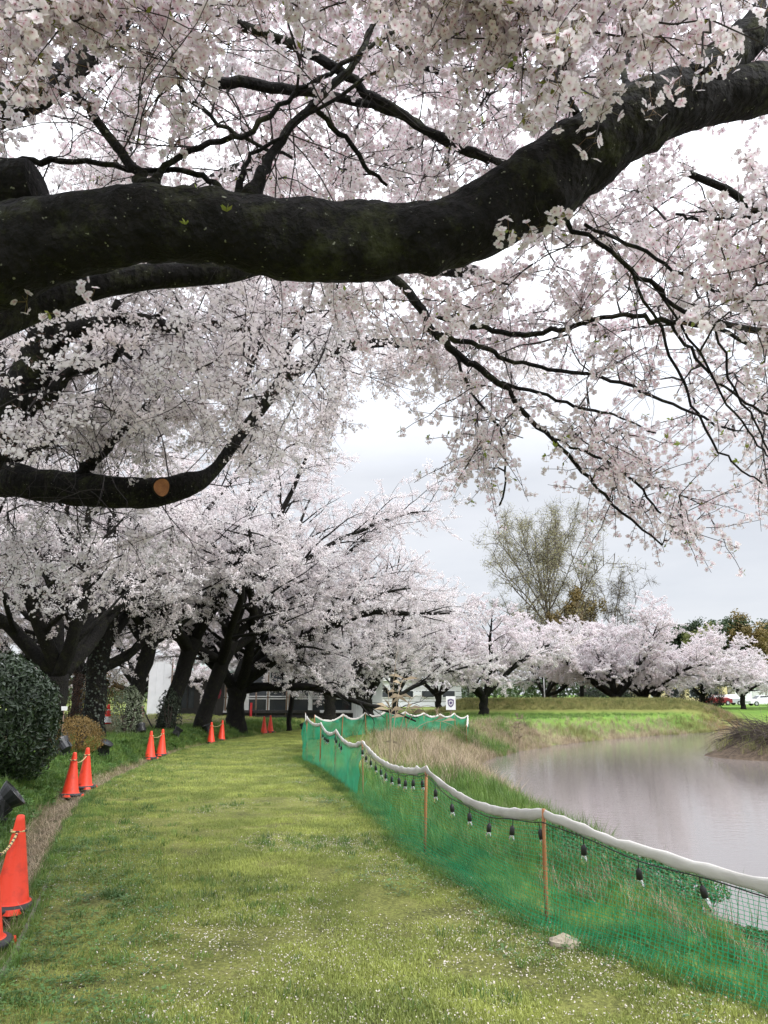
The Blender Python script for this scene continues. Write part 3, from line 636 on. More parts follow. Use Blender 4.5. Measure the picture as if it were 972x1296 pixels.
# limb stub, mossy, cut off blunt at the upper left
L1([(-90, 330, 3.0, 110), (-40, 270, 2.95, 82), (0, 244, 2.93, 74), (46, 232, 2.92, 62)], sides=16, rough=.16, n=24)
# the limb just behind, coming out under the great one
L1([(-120, 430, 3.1, 90), (0, 396, 3.4, 60), (60, 378, 3.5, 44), (130, 360, 3.6, 36), (200, 350, 3.7, 32), (275, 344, 3.8, 30), (360, 330, 4.1, 26), (480, 330, 4.6, 22), (600, 345, 5.2, 18)], sides=14, n=50)
# dark limb high on the left
L1([(-100, 170, 3.2, 70), (-30, 140, 3.2, 56), (20, 128, 3.25, 46), (70, 104, 3.3, 36), (130, 50, 3.4, 30), (190, -20, 3.5, 26), (300, -120, 3.7, 22)], sides=12)
LAT = [
 [(186, 246, 2.86, 26), (172, 216, 2.9, 14), (135, 172, 2.95, 12), (100, 118, 3.0, 11), (62, 78, 3.05, 9), (25, 50, 3.1, 8), (-20, 10, 3.2, 7)],
 [(190, 246, 2.86, 22), (205, 214, 2.9, 9), (250, 186, 2.95, 7.5), (310, 168, 3.0, 7), (360, 128, 3.05, 6.5), (420, 88, 3.1, 6), (490, 46, 3.2, 5), (560, -10, 3.3, 4)],
 [(315, 252, 2.85, 28), (332, 216, 2.9, 14), (362, 170, 3.0, 12), (402, 126, 3.1, 11), (450, 80, 3.2, 9), (470, 40, 3.3, 8), (485, -30, 3.4, 7)],
 [(300, 250, 2.86, 14), (310, 205, 2.9, 6), (345, 180, 2.95, 5), (395, 142, 3.0, 5), (470, 95, 3.1, 4.5), (540, 60, 3.2, 4)],
 [(400, 138, 3.1, 8), (430, 170, 3.15, 7), (462, 207, 3.2, 6), (490, 235, 3.25, 4)],
 [(180, -10, 3.3, 15), (240, 12, 3.3, 14), (300, 30, 3.35, 14), (360, 52, 3.4, 14), (420, 84, 3.4, 13), (470, 120, 3.45, 12), (530, 158, 3.5, 11), (610, 196, 3.6, 9), (680, 225, 3.8, 7)],
 [(245, 102, 3.5, 14), (310, 106, 3.55, 14), (370, 112, 3.6, 13), (430, 124, 3.6, 12), (500, 142, 3.7, 11), (560, 178, 3.75, 10), (620, 205, 3.8, 8)],
 [(20, 206, 3.1, 9), (70, 204, 3.1, 8), (150, 212, 3.05, 7), (215, 216, 3.0, 7), (262, 226, 2.95, 7), (282, 244, 2.88, 9)],
 [(200, 70, 3.4, 7), (245, 130, 3.4, 6), (300, 170, 3.4, 5), (370, 200, 3.5, 4)],
 [(560, 125, 3.5, 6), (600, 100, 3.5, 6), (655, 70, 3.4, 5), (700, 30, 3.4, 5), (740, -30, 3.4, 4)],
 [(730, 145, 2.95, 10), (715, 120, 3.0, 7), (660, 90, 3.1, 6), (600, 40, 3.2, 5), (560, -20, 3.3, 4)],
 [(880, 110, 2.95, 60), (930, 62, 3.0, 52), (965, 30, 3.05, 44), (1010, -40, 3.2, 36), (1040, -150, 3.4, 30)],
 [(560, 20, 3.3, 6), (620, 8, 3.3, 7), (680, -10, 3.3, 8), (760, -60, 3.4, 9)],
 [(800, 130, 3.1, 12), (790, 90, 3.3, 8), (800, 40, 3.5, 7), (780, -30, 3.7, 6)],
 [(490, 40, 3.6, 10), (520, 70, 3.6, 8), (560, 95, 3.6, 6), (620, 120, 3.7, 4)],
]
for sp in LAT: L1(sp, sides=7, rough=.10, n=len(sp)*4, wob=.006)
# laterals reaching out to the right and hanging over the bank
t1.limb([(1080, 104, 3.15, 50), (1040, 220, 3.5, 22), (972, 268, 3.6, 11), (920, 240, 3.6, 10), (872, 220, 3.6, 9)], sides=8)
HANG = [
 [(690, 262, 3.0, 14), (735, 294, 3.1, 9.5), (800, 340, 3.15, 8.5), (850, 382, 3.2, 8), (905, 416, 3.3, 8), (980, 444, 3.4, 7), (1060, 480, 3.5, 5)],
 [(740, 284, 3.1, 7), (800, 312, 3.2, 6.5), (860, 346, 3.25, 6), (920, 372, 3.3, 5.5), (985, 388, 3.4, 5)],
 [(855, 271, 3.4, 5), (900, 278, 3.4, 6), (980, 272, 3.4, 8), (1050, 250, 3.3, 10)],
 [(800, 340, 3.15, 5), (838, 430, 3.2, 5), (872, 500, 3.2, 4.5), (898, 555, 3.2, 4), (925, 585, 3.2, 3.5), (965, 612, 3.2, 3)],
 [(822, 355, 3.2, 4.5), (880, 440, 3.2, 4.5), (925, 520, 3.2, 4), (960, 565, 3.2, 3.5), (1000, 600, 3.2, 3)],
 [(905, 416, 3.3, 4.5), (935, 500, 3.3, 4), (975, 575, 3.3, 3)],
 [(480, 330, 4.6, 18), (520, 372, 4.5, 16), (548, 420, 4.5, 14), (575, 446, 4.5, 13), (610, 470, 4.5, 12), (642, 494, 4.5, 11), (664, 524, 4.5, 9), (700, 556, 4.4, 8), (740, 600, 4.4, 6.5), (785, 645, 4.4, 5), (838, 690, 4.4, 3.5)],
 [(634, 484, 4.5, 7), (690, 498, 4.5, 6), (740, 518, 4.5, 5.5), (780, 526, 4.6, 4), (830, 548, 4.7, 3)],
 [(700, 556, 4.4, 5), (740, 572, 4.4, 5), (790, 598, 4.4, 4.5), (830, 640, 4.4, 4), (860, 680, 4.4, 3)],
 [(575, 446, 4.5, 6), (598, 500, 4.4, 5), (632, 545, 4.4, 4.5), (640, 590, 4.4, 4), (632, 640, 4.4, 3)],
 [(640, 455, 4.6, 7), (690, 468, 4.6, 7), (750, 476, 4.7, 6.5), (810, 494, 4.7, 6), (870, 520, 4.8, 5), (930, 545, 4.9, 4)],
 [(548, 420, 4.7, 10), (600, 436, 4.6, 9), (640, 455, 4.6, 8)],
 [(1090, 470, 4.0, 16), (1010, 430, 4.0, 13), (930, 412, 4.0, 11), (850, 410, 4.0, 10), (800, 400, 4.0, 9), (752, 404, 4.0, 8)],
 [(752, 404, 4.0, 8), (700, 420, 4.2, 9), (650, 422, 4.3, 10), (600, 412, 4.4, 11), (555, 400, 4.5, 11)],
 [(850, 410, 4.0, 6), (880, 452, 4.1, 6), (930, 500, 4.1, 5), (990, 530, 4.2, 5)],
]
for sp in HANG: t1.limb([(a, b_, t, w_*.72) for a, b_, t, w_ in sp], sides=6, rough=.08, n=len(sp)*4, wob=.008)
LPX = np.array([(a, b_, t, w_) for a, b_, t, w_ in LIMB])
def clear_limb(p, d):
    """keep the face of the great limb bare, as it is"""
    q = p+d*.16; x, y, t = project(q); c = np.interp(x, LPX[:, 0], LPX[:, 1]); h = np.interp(x, LPX[:, 0], LPX[:, 3])*.5; tt = np.interp(x, LPX[:, 0], LPX[:, 2])
    x0, y0, t0 = project(p); c0 = np.interp(x0, LPX[:, 0], LPX[:, 1])
    return ~((np.abs(y-c) < h+26) & (t < tt+.1)) & ~((np.abs(y0-c0) < h+10) & (t0 < tt+.1)) & ~((y0 > c0) & (y0 < c0+130) & (t0 < tt) & (x0 < 560))
_lat = []
for sp in LAT+HANG:
    q = smooth_path(sp, len(sp)*6); _lat.append(q)
_lat = np.concatenate(_lat)
def clear_all(p, d):
    k = clear_limb(p, d)
    for f in (.06, .17, .28):
        x, y, t = project(p+d*f); dd = np.hypot(x[:, None]-_lat[None, :, 0], y[:, None]-_lat[None, :, 1]) - _lat[None, :, 3]*.5; front = t[:, None] < _lat[None, :, 2]+.05; k &= ~((dd < 7) & front).any(1)
    return k | (clear_limb(p, d) & (np.random.default_rng(9).random(len(p)) < .3))
UP = [(-120, -190), (1120, -190), (1120, 60), (960, 100), (860, 96), (760, 130), (700, 180), (600, 225), (520, 236), (300, 236), (180, 228), (60, 225), (-120, 240)]
rg = t1.rg
nearT = np.concatenate([targets(rg, [(-40, -70), (230, -70), (190, 25), (-40, 45)], 2.35, 2.8, 14), targets(rg, [(230, -70), (700, -70), (700, 20), (460, 40), (300, -5)], 2.4, 2.9, 14), targets(rg, [(660, -60), (1000, -60), (1000, 40), (900, 70), (820, 95), (700, 120)], 2.3, 2.75, 20), targets(rg, [(230, -70), (700, -70), (700, 20), (460, 20), (300, -5)], 2.4, 2.9, 5), targets(rg, [(930, 190), (1000, 190), (1000, 420), (920, 400)], 2.7, 3.0, 4)])
p, d = t1.fill(nearT, step=.5, r0=.006, rmax=.9, avoid=clear_limb, side=.4)
t1.SP, t1.SD = [], []
near_cl = []                       # the flower clusters nearest the camera, each an object of its own
CL = []
for k in range(10):
    mb = MB(); cluster(mb, np.zeros(3), rgv, 5 if k % 3 else 6, .0185, .04, leaf=4 if k % 4 == 0 else None); CL.append(mb.mesh('blossom_cluster', NEAR_M))
cand = []
for a_, d_ in zip(p, d):
    L = rg.uniform(.26, .42); s_ = np.linspace(0, 1, 5)[:, None]; pts = a_+d_*L*s_+np.array([0, 0, -.05])*s_*s_+rg.normal(0, .008, (5, 3))*s_; t1.twigs.tube(pts-t1.o, np.linspace(.0032, .0016, 5), 4, 0)
    for q in range(6): u = (q+rg.uniform(.2, .9))/6; c0, _ = along(pts, u); cand.append(c0+nrm(rg.normal(0, 1, 3)+[0, 0, -.3])*.028)
cand = np.array(cand); xx, yy, tt = project(cand); hit = clear_limb(cand, np.zeros((len(cand), 3))); cand = cand[hit]
# and the few clusters that hang before the limb itself
for (px_, py_, t_) in [(644, 292, 2.72), (655, 300, 2.74), (636, 300, 2.73), (706, 276, 2.76), (716, 272, 2.76), (672, 290, 2.76), (915, 68, 2.82), (924, 78, 2.8), (890, 100, 2.8), (880, 92, 2.82), (898, 84, 2.8), (690, 286, 2.78), (62, 396, 2.8), (100, 362, 3.2), (118, 372, 3.25), (34, 382, 2.9)]: cand = np.vstack([cand, P(px_, py_, t_)])
order = np.argsort(np.linalg.norm(cand-[0, 0, EYE], axis=1) - (np.arange(len(cand)) >= len(cand)-16)*5)
rest = cand[order[300:]]
for i in order[:300]:
    o = bpy.data.objects.new('blossom_cluster', CL[rg.integers(0, 10)]); col.objects.link(o); o.parent = T1; o.location = cand[i]-t1.o; o.rotation_euler = rg.uniform(0, 6.28, 3); s_ = rg.uniform(.85, 1.15); o.scale = (s_, s_, s_)
for (px_, py_) in ((236, 284), (287, 268)):
    mb = MB(); q = P(px_, py_, 2.69 if py_ < 300 else 2.70)
    for k in range(5): d_ = nrm(np.array([rg.normal(0, .8), -.7, rg.uniform(-.2, 1.2)])); s_ = nrm(np.cross(d_, rg.normal(0, 1, 3))); L = rg.uniform(.018, .034); mb.add([q, q+d_*L*.5+s_*L*.24, q+d_*L, q+d_*L*.5-s_*L*.24]-t1.o, [[0, 1, 2, 3]])
    mb.build('leaf_sprout', M['young_leaf'], T1)
t1.twigs.tube(np.array([P(630, 310, 2.80), P(650, 298, 2.76), P(690, 288, 2.78), P(716, 274, 2.8)])-t1.o, .002, 4, 0)
if len(rest): t1.SP.append(rest); t1.SD.append(nrmv(rg.normal(0, 1, (len(rest), 3))))
def deepT(poly, a, b_, n, pw=1.0): return targets(rg, poly, a, b_, n, pw)
t1.fill(deepT(UP, 3.3, 6.4, 310, 1.0), step=.25, rmax=1.2, avoid=clear_all)
t1.fill(deepT([(330, -60), (1040, -60), (1040, 120), (760, 150), (620, 235), (300, 235)], 3.6, 7.2, 190), step=.24, rmax=1.6, avoid=clear_all)
t1.fill(deepT([(380, 330), (600, 330), (700, 260), (860, 180), (1080, 150), (1080, 460), (900, 440), (760, 430), (560, 450), (420, 440)], 3.5, 5.6, 110), step=.27, rmax=1.2, avoid=clear_all)
t1.finish(NEAR, NEAR_M)
# hanging shoots over the water, thinner
t1.fill(deepT([(545, 430), (700, 430), (1000, 440), (1010, 600), (960, 620), (930, 540), (800, 540), (700, 540), (640, 620), (600, 600)], 3.9, 5.3, 78), step=.34, rmax=1.0, droop=.16, avoid=clear_all)
t1.fill(deepT([(690, 530), (790, 540), (860, 610), (900, 630), (880, 690), (830, 690), (770, 630)], 4.2, 4.8, 42), step=.36, rmax=1.0, droop=.1)
t1.fill(deepT([(560, 460), (640, 490), (650, 600), (620, 610), (590, 540)], 4.2, 4.7, 9), step=.4, rmax=1.0, droop=.1)
t1.finish(SPARSE, NEAR_M, .8, 1.1)
t1.bare_twigs([(-100, -100), (1100, -100), (1100, 110), (760, 230), (-100, 260)], 2.6, 4.2, 110, ok=clear_limb)
t1.bare_twigs([(480, 240), (1000, 200), (1000, 480), (640, 500)], 2.8, 4.8, 60, .003, (.3, .75), ok=clear_limb)
tag(t1.twigs.build('twigs', M['twig'], T1), kind='stuff')

W3 = np.array([(-60, 606, 9.4, 50), (0, 606, 9.0, 48), (90, 618, 8.7, 45), (150, 624, 8.6, 45), (200, 622, 8.6, 42), (240, 612, 8.6, 36), (274, 590, 8.7, 30), (300, 556, 8.8, 29), (328, 520, 8.9, 29), (352, 488, 9.0, 28), (388, 460, 9.1, 27), (430, 440, 9.2, 25), (480, 433, 9.3, 21), (530, 436, 9.4, 17)])
W3 = smooth_path(W3, 120)
def clear3(p, d):
    k = np.ones(len(p), bool)
    keep = np.random.default_rng(3).random(len(p)) < .65
    for f in (.1, .4):
        x, y, t = project(p+d*f); dd = np.hypot(x[:, None]-W3[None, :, 0], y[:, None]-W3[None, :, 1])-W3[None, :, 3]*.5; k &= ~((dd < 14) & (t[:, None] < W3[None, :, 2]+.1)).any(1)
    return k | (keep & (project(p)[0] > 262))

# --- T2: the second tree, trunk leaning at the left edge
base2 = (-5.3, 6.9, zat(-5.3, 6.9))
T2 = thing('cherry_tree', 'second cherry tree, its dark trunk leaning up along the left edge behind the great limb', 'cherry tree', base2, 0, 'cherry trees along the path')
t2 = Traced(T2, 8)
a_ = P(-70, 640, 7.6); b_ = P(15, 515, 7.5); c_ = P(62, 425, 7.5); d_ = P(100, 340, 7.5); e_ = P(150, 200, 7.6); f_ = P(190, 40, 7.8)
t2.limb([[*base2[:2], base2[2]-.2, .62], [base2[0], base2[1], base2[2]+.4, .42], [*(a_*[1, 1, 0]+[-.3, 0, 1.9]), .36], [*a_, .33], [*b_, .22], [*c_, .19], [*d_, .16], [*e_, .12], [*f_, .06]], px=False, sides=16, name='trunk', rough=.13, rs=3.5, n=44)
for sp in [[(45, 450, 7.5, 30), (78, 424, 7.4, 26), (120, 412, 7.4, 20), (165, 402, 7.5, 16), (215, 414, 7.6, 15), (260, 410, 7.7, 12), (330, 420, 7.9, 8)],
           [(15, 515, 7.5, 36), (60, 500, 7.4, 22), (82, 478, 7.4, 15), (112, 440, 7.3, 11), (150, 380, 7.2, 8)],
           [(-40, 600, 7.6, 50), (-10, 470, 7.9, 34), (-30, 380, 8.1, 26), (-20, 250, 8.3, 18)],
           [(100, 340, 7.5, 20), (180, 280, 7.8, 15), (280, 220, 8.2, 11), (390, 180, 8.6, 8)],
           [(120, 412, 7.4, 8), (170, 455, 7.3, 6), (190, 420, 7.3, 5)],
           [(90, 470, 7.6, 9), (135, 462, 7.6, 8), (165, 430, 7.6, 7), (210, 390, 7.7, 5)]]:
    t2.limb(sp, sides=9, rough=.10, n=len(sp)*5, m='bark_far', wob=.01)
t2.fill(targets(t2.rg, [(-100, 250), (420, 200), (460, 330), (430, 470), (330, 540), (250, 560), (100, 580), (-100, 560)], 6.2, 9.8, 260), step=.31, r0=.010, rmax=1.5, avoid=clear3)
t2.finish(MID, MID_M, .75, 1.1)
t2.bare_twigs([(-100, 100), (480, 100), (480, 620), (-100, 620)], 6.5, 9.5, 45, .008, (1.0, 2.4))
tag(t2.twigs.build('twigs', M['twig'], T2), kind='stuff')

# --- T3: pruned limb with a fresh cut, then the arch over the path
base3 = (-7.6, 10.4, zat(-7.6, 10.4))
T3 = thing('cherry_tree', 'third cherry tree, a round fresh saw cut on its low black limb', 'cherry tree', base3, 0, 'cherry trees along the path')
t3 = Traced(T3, 21)
a_ = P(-150, 560, 10.6)
t3.limb([[*base3[:2], base3[2]-.2, .7], [base3[0], base3[1], base3[2]+.5, .45], [*(base3[:2]), 2.2, .38], [*a_, .34], [*P(-130, 430, 10.8), .24], [*P(-60, 300, 11.0), .16], [*P(0, 150, 11.2), .08]], px=False, sides=16, name='trunk', rough=.13, rs=3.5, n=40)
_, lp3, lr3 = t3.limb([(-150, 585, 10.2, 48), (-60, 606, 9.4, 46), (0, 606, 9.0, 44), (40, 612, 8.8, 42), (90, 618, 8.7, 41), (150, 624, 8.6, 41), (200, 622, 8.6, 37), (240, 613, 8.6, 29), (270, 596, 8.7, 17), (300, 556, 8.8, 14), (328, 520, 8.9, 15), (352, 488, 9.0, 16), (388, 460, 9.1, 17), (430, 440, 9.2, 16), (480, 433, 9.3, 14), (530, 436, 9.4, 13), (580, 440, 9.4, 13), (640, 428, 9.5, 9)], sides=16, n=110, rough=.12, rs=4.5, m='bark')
cut = MB(); q = P(204, 617, 8.6); ax = nrm(np.array([0, 0, EYE])-q+np.array([.25, 0, .1])); u_ = nrm(np.cross(ax, [0, 0, 1])); v_ = np.cross(u_, ax); an = np.arange(18)*2*pi/18
ring = lambda r_, o_: [q+ax*o_+(math.cos(t)*u_*.92+math.sin(t)*v_*1.08)*r_*(1+.05*math.sin(3*t+1)) for t in an]
cv = np.array(ring(.115, .08)+ring(.108, .20)+ring(.092, .213)); cut.add(cv-t3.o, [[i, (i+1) % 18, 18+(i+1) % 18, 18+i] for i in range(18)], 1); cut.faces_more([[18+i, 18+(i+1) % 18, 36+(i+1) % 18, 36+i] for i in range(18)], 1); c0 = (q+ax*.205)-t3.o; inner = cv[36:54]-t3.o; cut.add(np.vstack([inner, inner*.45+c0*.55, c0[None]]), [[i, (i+1) % 18, 18+(i+1) % 18, 18+i] for i in range(18)], 0, np.concatenate([np.ones(18), np.full(18, .45), [0]])); cut.faces_more([[18+i, 18+(i+1) % 18, 36] for i in range(18)], 0)
tag(cut.build('saw_cut', [M['cut'], M['bark']], T3), 'round orange brown saw cut on the limb')
for sp in [[(100, 610, 8.7, 20), (112, 590, 8.7, 15), (135, 566, 8.7, 13), (160, 540, 8.8, 11), (200, 500, 9.0, 7)],
           [(-20, 600, 9.0, 22), (30, 576, 8.9, 12), (66, 556, 8.8, 9), (100, 520, 8.8, 6)],
           [(300, 510, 8.9, 8), (318, 460, 8.9, 9), (335, 420, 8.9, 7), (350, 370, 9.0, 5)],
           [(352, 488, 9.0, 10), (366, 440, 9.0, 7), (392, 380, 9.1, 5)],
           [(-140, 500, 10.6, 40), (-60, 420, 10.4, 24), (40, 350, 10.2, 14), (150, 300, 10.2, 9)]]:
    t3.limb(sp, sides=8, rough=.10, n=len(sp)*5, m='bark_far', wob=.012)
t3.fill(targets(t3.rg, [(-120, 420), (100, 400), (330, 380), (470, 400), (440, 480), (430, 530), (380, 560), (330, 600), (250, 590), (120, 590), (-120, 600)], 8.0, 12.5, 250), step=.32, r0=.011, rmax=1.6, avoid=clear3)
t3.fill(targets(t3.rg, [(-100, 630), (180, 640), (250, 640), (240, 700), (120, 730), (-100, 740)], 7.8, 10.0, 30), step=.36, r0=.010, rmax=1.3, droop=.1, avoid=clear3)
t3.fill(targets(t3.rg, [(420, 425), (660, 420), (690, 470), (600, 470), (520, 480)], 8.6, 10.0, 30), step=.34, r0=.010, rmax=1.3, droop=.05)
t3.finish(MID, MID_M, .75, 1.1)
t3.bare_twigs([(-100, 300), (400, 300), (400, 640), (-100, 720)], 8.0, 12, 45, .009, (1.0, 2.2))
tag(t3.twigs.build('twigs', M['twig'], T3), kind='stuff')

# --- the row beyond, along the left of the path
def foot(x, Y): X_ = (x-486)/FPX*(Y*cp-1.4*sp_); return (X_, Y, zat(X_, Y))
rows = [ # picture x, distance, name, trunk h, r0, reach, height, limbs, seed, lean, own limbs
 (64, 18.5, 'two stemmed cherry tree behind the ochre shrub, forking low into a wide V', 1.7, .34, 6.4, 10.0, 5, 41, (0, 0), [(2.5, 1.15, 7.0, .62, .01, .02, .9), (.62, 1.05, 7.5, .62, .02, .03, .9)]),
 (114, 22.0, 'ivy clad cherry trunk just right of the ochre shrub, with a cut side bough', 3.4, .40, 6.6, 10.0, 5, 42, (.1, 0), [(.35, .45, 2.3, .5, .02, .0, .55)]),
 (163, 25.0, 'cherry tree with pale leafed creeper round the foot of its trunk', 3.6, .34, 6.4, 10.5, 5, 43, (.6, 0), []),
 (207, 27.0, 'leaning cherry tree whose trunk stands beside the white panel', 3.2, .38, 7.0, 10.8, 6, 44, (.9, 0), []),
 (255, 28.5, 'slanting cherry trunk with mossy bark in front of the dark wooden building', 3.2, .38, 7.6, 12.6, 6, 45, (.9, 0), [(.2, 1.0, 10.0, .4, .02, .05, .98)]),
 (298, 31.0, 'broad cherry tree with a heavy limb arching right over the end of the path', 1.7, .50, 7.8, 13.2, 6, 46, (.0, 0), [(.12, .85, 9.6, .6, .02, .06, .95), (.05, .35, 7.6, .42, .05, .05, .9), (-.3, .6, 8.5, .4, .03, .06, .98), (.3, 1.1, 10.6, .45, .0, .03, .9), (.0, .95, 10.2, .4, .0, .04, .95)]),
 (366, 34.0, 'slender young cherry tree before the white framed glass building', 1.9, .15, 4.4, 5.4, 5, 47, (.15, 0), []),
 (417, 42.0, 'cherry tree standing behind the near corner of the green net', 1.4, .44, 8.0, 11.5, 7, 48, (0, 0), [(.1, .85, 9.0, .5, .0, .04, .95)]),
 (468, 47.0, 'low forked cherry tree behind the far green net, left of the shield sign', 1.3, .44, 8.0, 11.0, 7, 49, (-.2, 0), []),
 (499, 52.0, 'narrow cherry trunk behind the far green net, just right of the shield sign', 1.6, .30, 7.5, 10.5, 7, 50, (.1, 0), []),
]
def openpath(q):   # no boughs sweep across the open view between path and pond
    x, y, t = project(q); return ~((x > 395) & (y > 905))
for (x, Y, lab, th, r0, re, he, nl, sd_, ln, own) in rows:
    cherry('cherry_tree', lab, foot(x, Y), th, r0, re, he, nl, sd_, ln, own=list(own), clip=openpath, zmin=1.7 if Y < 30 else 1.4)
for (x, Y, lab, th, r0, re, he, sd_) in [(18, 25, 'cherry tree in the back row at the left edge behind the dark bush', 2.2, .34, 6.5, 9.5, 81), (95, 37, 'cherry tree in the back row, seen between the two left trunks', 2.0, .34, 7.0, 9.5, 82), (170, 46, 'cherry tree in the back row behind the creeper clad trunk', 2.0, .34, 7.0, 9.0, 83), (262, 60, 'cherry tree standing behind the dark pavilion', 2.0, .34, 7.5, 9.5, 84), (340, 62, 'cherry tree standing behind the glass building', 2.2, .34, 8.0, 9.5, 85), (405, 68, 'cherry tree standing before the low white hall', 1.8, .34, 8.5, 9.5, 86)]:
    cherry('cherry_tree', lab, foot(x, Y), th, r0, re, he, 6, sd_, spray=ROW if Y < 40 else FAR, group='cherry trees of the back row', clip=openpath, zmin=1.9, dens=1.0 if Y < 40 else .8)
far = [
 (613, 59.0, 'far cherry tree beyond the net, alone before the grassy levee', .46, 8.6, 9.6, 61),
 (690, 82.0, 'far cherry tree standing back behind the grassy levee', .36, 9.0, 8.4, 66),
 (780, 70.0, 'far cherry tree at the right end of the levee, with a stout short trunk', .50, 8.8, 7.2, 62),
 (817, 74.0, 'far cherry tree left of the round clipped hedges', .46, 8.2, 6.8, 63),
 (832, 80.0, 'far cherry tree half hidden behind its neighbour by the clipped hedges', .40, 7.6, 6.2, 64),
 (890, 88.0, 'far cherry tree behind the clipped hedges near the cream building', .36, 8.0, 5.6, 67),
 (941, 82.0, 'far cherry tree at the right, before the parked cars', .34, 6.2, 5.0, 65),
 (990, 90.0, 'far cherry tree at the right edge beyond the dead brush', .36, 7.0, 5.2, 68),
 (555, 72.0, 'far cherry tree behind the end of the net, before the low white hall', .40, 9.0, 10.5, 69),
]
for (x, Y, lab, r0, re, he, sd_) in far:
    cherry('cherry_tree', lab, foot(x, Y), 1.5, r0, re, he, 6, sd_, spray=FAR, mats=[M['petal_pond'], M['twig'], M['stalk_dark']], dens=1.0, group='cherry trees across the pond', zmin=1.9)

# ------------------------------------------------------------------ grass, petals, reeds
def tuft(rg, n, h, spread, wid, lean=.45, m=0):
    mb = MB(); V = []; Q = []; T = []
    for k in range(n):
        a = rg.uniform(0, 6.28); r = spread*math.sqrt(rg.random()); b0 = np.array([r*math.cos(a), r*math.sin(a), 0]); hh = h*rg.uniform(.5, 1.15)
        az = rg.uniform(0, 6.28); d = np.array([math.cos(az), math.sin(az), 0]); s = np.array([-d[1], d[0], 0])*wid*rg.uniform(.6, 1.2)/2; l = lean*rg.uniform(.2, 1.3)*hh
        i = len(V); V += [b0-s, b0+s, b0+d*l*.4+[0, 0, hh*.62]+s*.8, b0+d*l*.4+[0, 0, hh*.62]-s*.8, b0+d*l+[0, 0, hh]]; Q.append([i, i+1, i+2, i+3]); T.append([i+3, i+2, i+4])
    mb.add(V, Q, m); mb.faces_more(T, m); return mb
def weed(rg, n, r, size):
    mb = MB()
    for k in range(n):
        a = rg.uniform(0, 6.28); q = np.array([r*rg.random()**.6*math.cos(a), r*rg.random()**.6*math.sin(a), rg.uniform(.4, 1.1)*r*.5]); d = np.array([math.cos(a), math.sin(a), rg.uniform(-.1, .5)]); s = np.array([-math.sin(a), math.cos(a), 0]); L = size*rg.uniform(.6, 1.2)
        mb.add([q, q+d*L*.5+s*L*.4, q+d*L, q+d*L*.5-s*L*.4], [[0, 1, 2, 3]])
    return mb
def zrot(n, tilt=.12): return np.stack([rng.normal(0, tilt, n), rng.normal(0, tilt, n), rng.uniform(0, 6.28, n)], -1)
def area(n, y0, y1, xf0, xf1, pw=1.0):
    y = y0+(y1-y0)*rng.random(n)**pw; a, b_ = xf0(y), xf1(y); return a+(b_-a)*rng.random(n), y
def lay(name, var, m, x, y, scl, dz=0.0, tilt=.12):
    z = H(x, y)+dz; o = scatter(name, var, m, np.stack([x, y, z], -1), zrot(len(x), tilt), scl); return o
rt = np.random.default_rng(77)
TURF = [tuft(rt, 26, .030, .075, .0042, .7) for _ in range(6)]
TALL = [tuft(rt, 18, .30, .10, .007, .55) for _ in range(6)]
MIDG = [tuft(rt, 22, .14, .10, .006, .6) for _ in range(6)]
STRAW = [tuft(rt, 16, .42, .12, .008, .9) for _ in range(6)]
WEED = [weed(rt, 22, .07, .022) for _ in range(5)]
# turf of the path
x, y = area(42000, 3.3, 13.0, xl, xr, 1.25); keep = fbm2(x, y, 1.8, 4) > -.62+.7*rng.random(len(x)); x, y = x[keep], y[keep]
nz_ = fbm2(x, y, .8, 3); lay('turf', TURF, [M['turf']], x, y, rng.uniform(.6, 1.15, len(x))*(1+.35*nz_), .012)
x, y = area(17000, 12.5, 35, xl, xr, 1.1); lay('turf', TURF, [M['turf']], x, y, rng.uniform(.9, 1.6, len(x)), .012)
x, y = area(2600, 3.3, 14, xl, xr, 1.2); keep = rng.random(len(x)) < .8*sst(.0, .5, fbm2(x, y, .9, 3)); x, y = x[keep], y[keep]
lay('grass_tufts', [tuft(rt, 30, .06, .07, .005, .8) for _ in range(5)], [M['lush']], x, y, rng.uniform(.6, 1.3, len(x)), .012)
x, y = area(2300, 3.3, 26, lambda q: xl(q), lambda q: xl(q)+1.9, 1.2); k = rng.random(len(x)) < sst(1.9, .1, x-xl(y))*(.35+.9*sst(-.1, .3, fbm2(x, y, 1.1, 3))); x, y = x[k], y[k]
lay('grass_tufts', [tuft(rt, 30, .055, .07, .005, .8) for _ in range(5)], [M['lush']], x, y, rng.uniform(.6, 1.4, len(x)), .012)
x, y = area(1500, 3.3, 20, lambda q: xr(q)-1.3, lambda q: xr(q)+.1, 1.2); k = rng.random(len(x)) < sst(1.3, .1, xr(y)-x)*(.1+1.1*sst(-.05, .3, fbm2(x, y, 1.3, 3))); x, y = x[k], y[k]
lay('clover', WEED, [M['weed']], x, y, rng.uniform(.6, 1.2, len(x)), .012)
x, y = area(500, 3.3, 9, lambda q: xl(q), lambda q: xl(q)+1.0, 1.2); lay('clover', WEED, [M['weed']], x, y, rng.uniform(.6, 1.2, len(x)), .012)
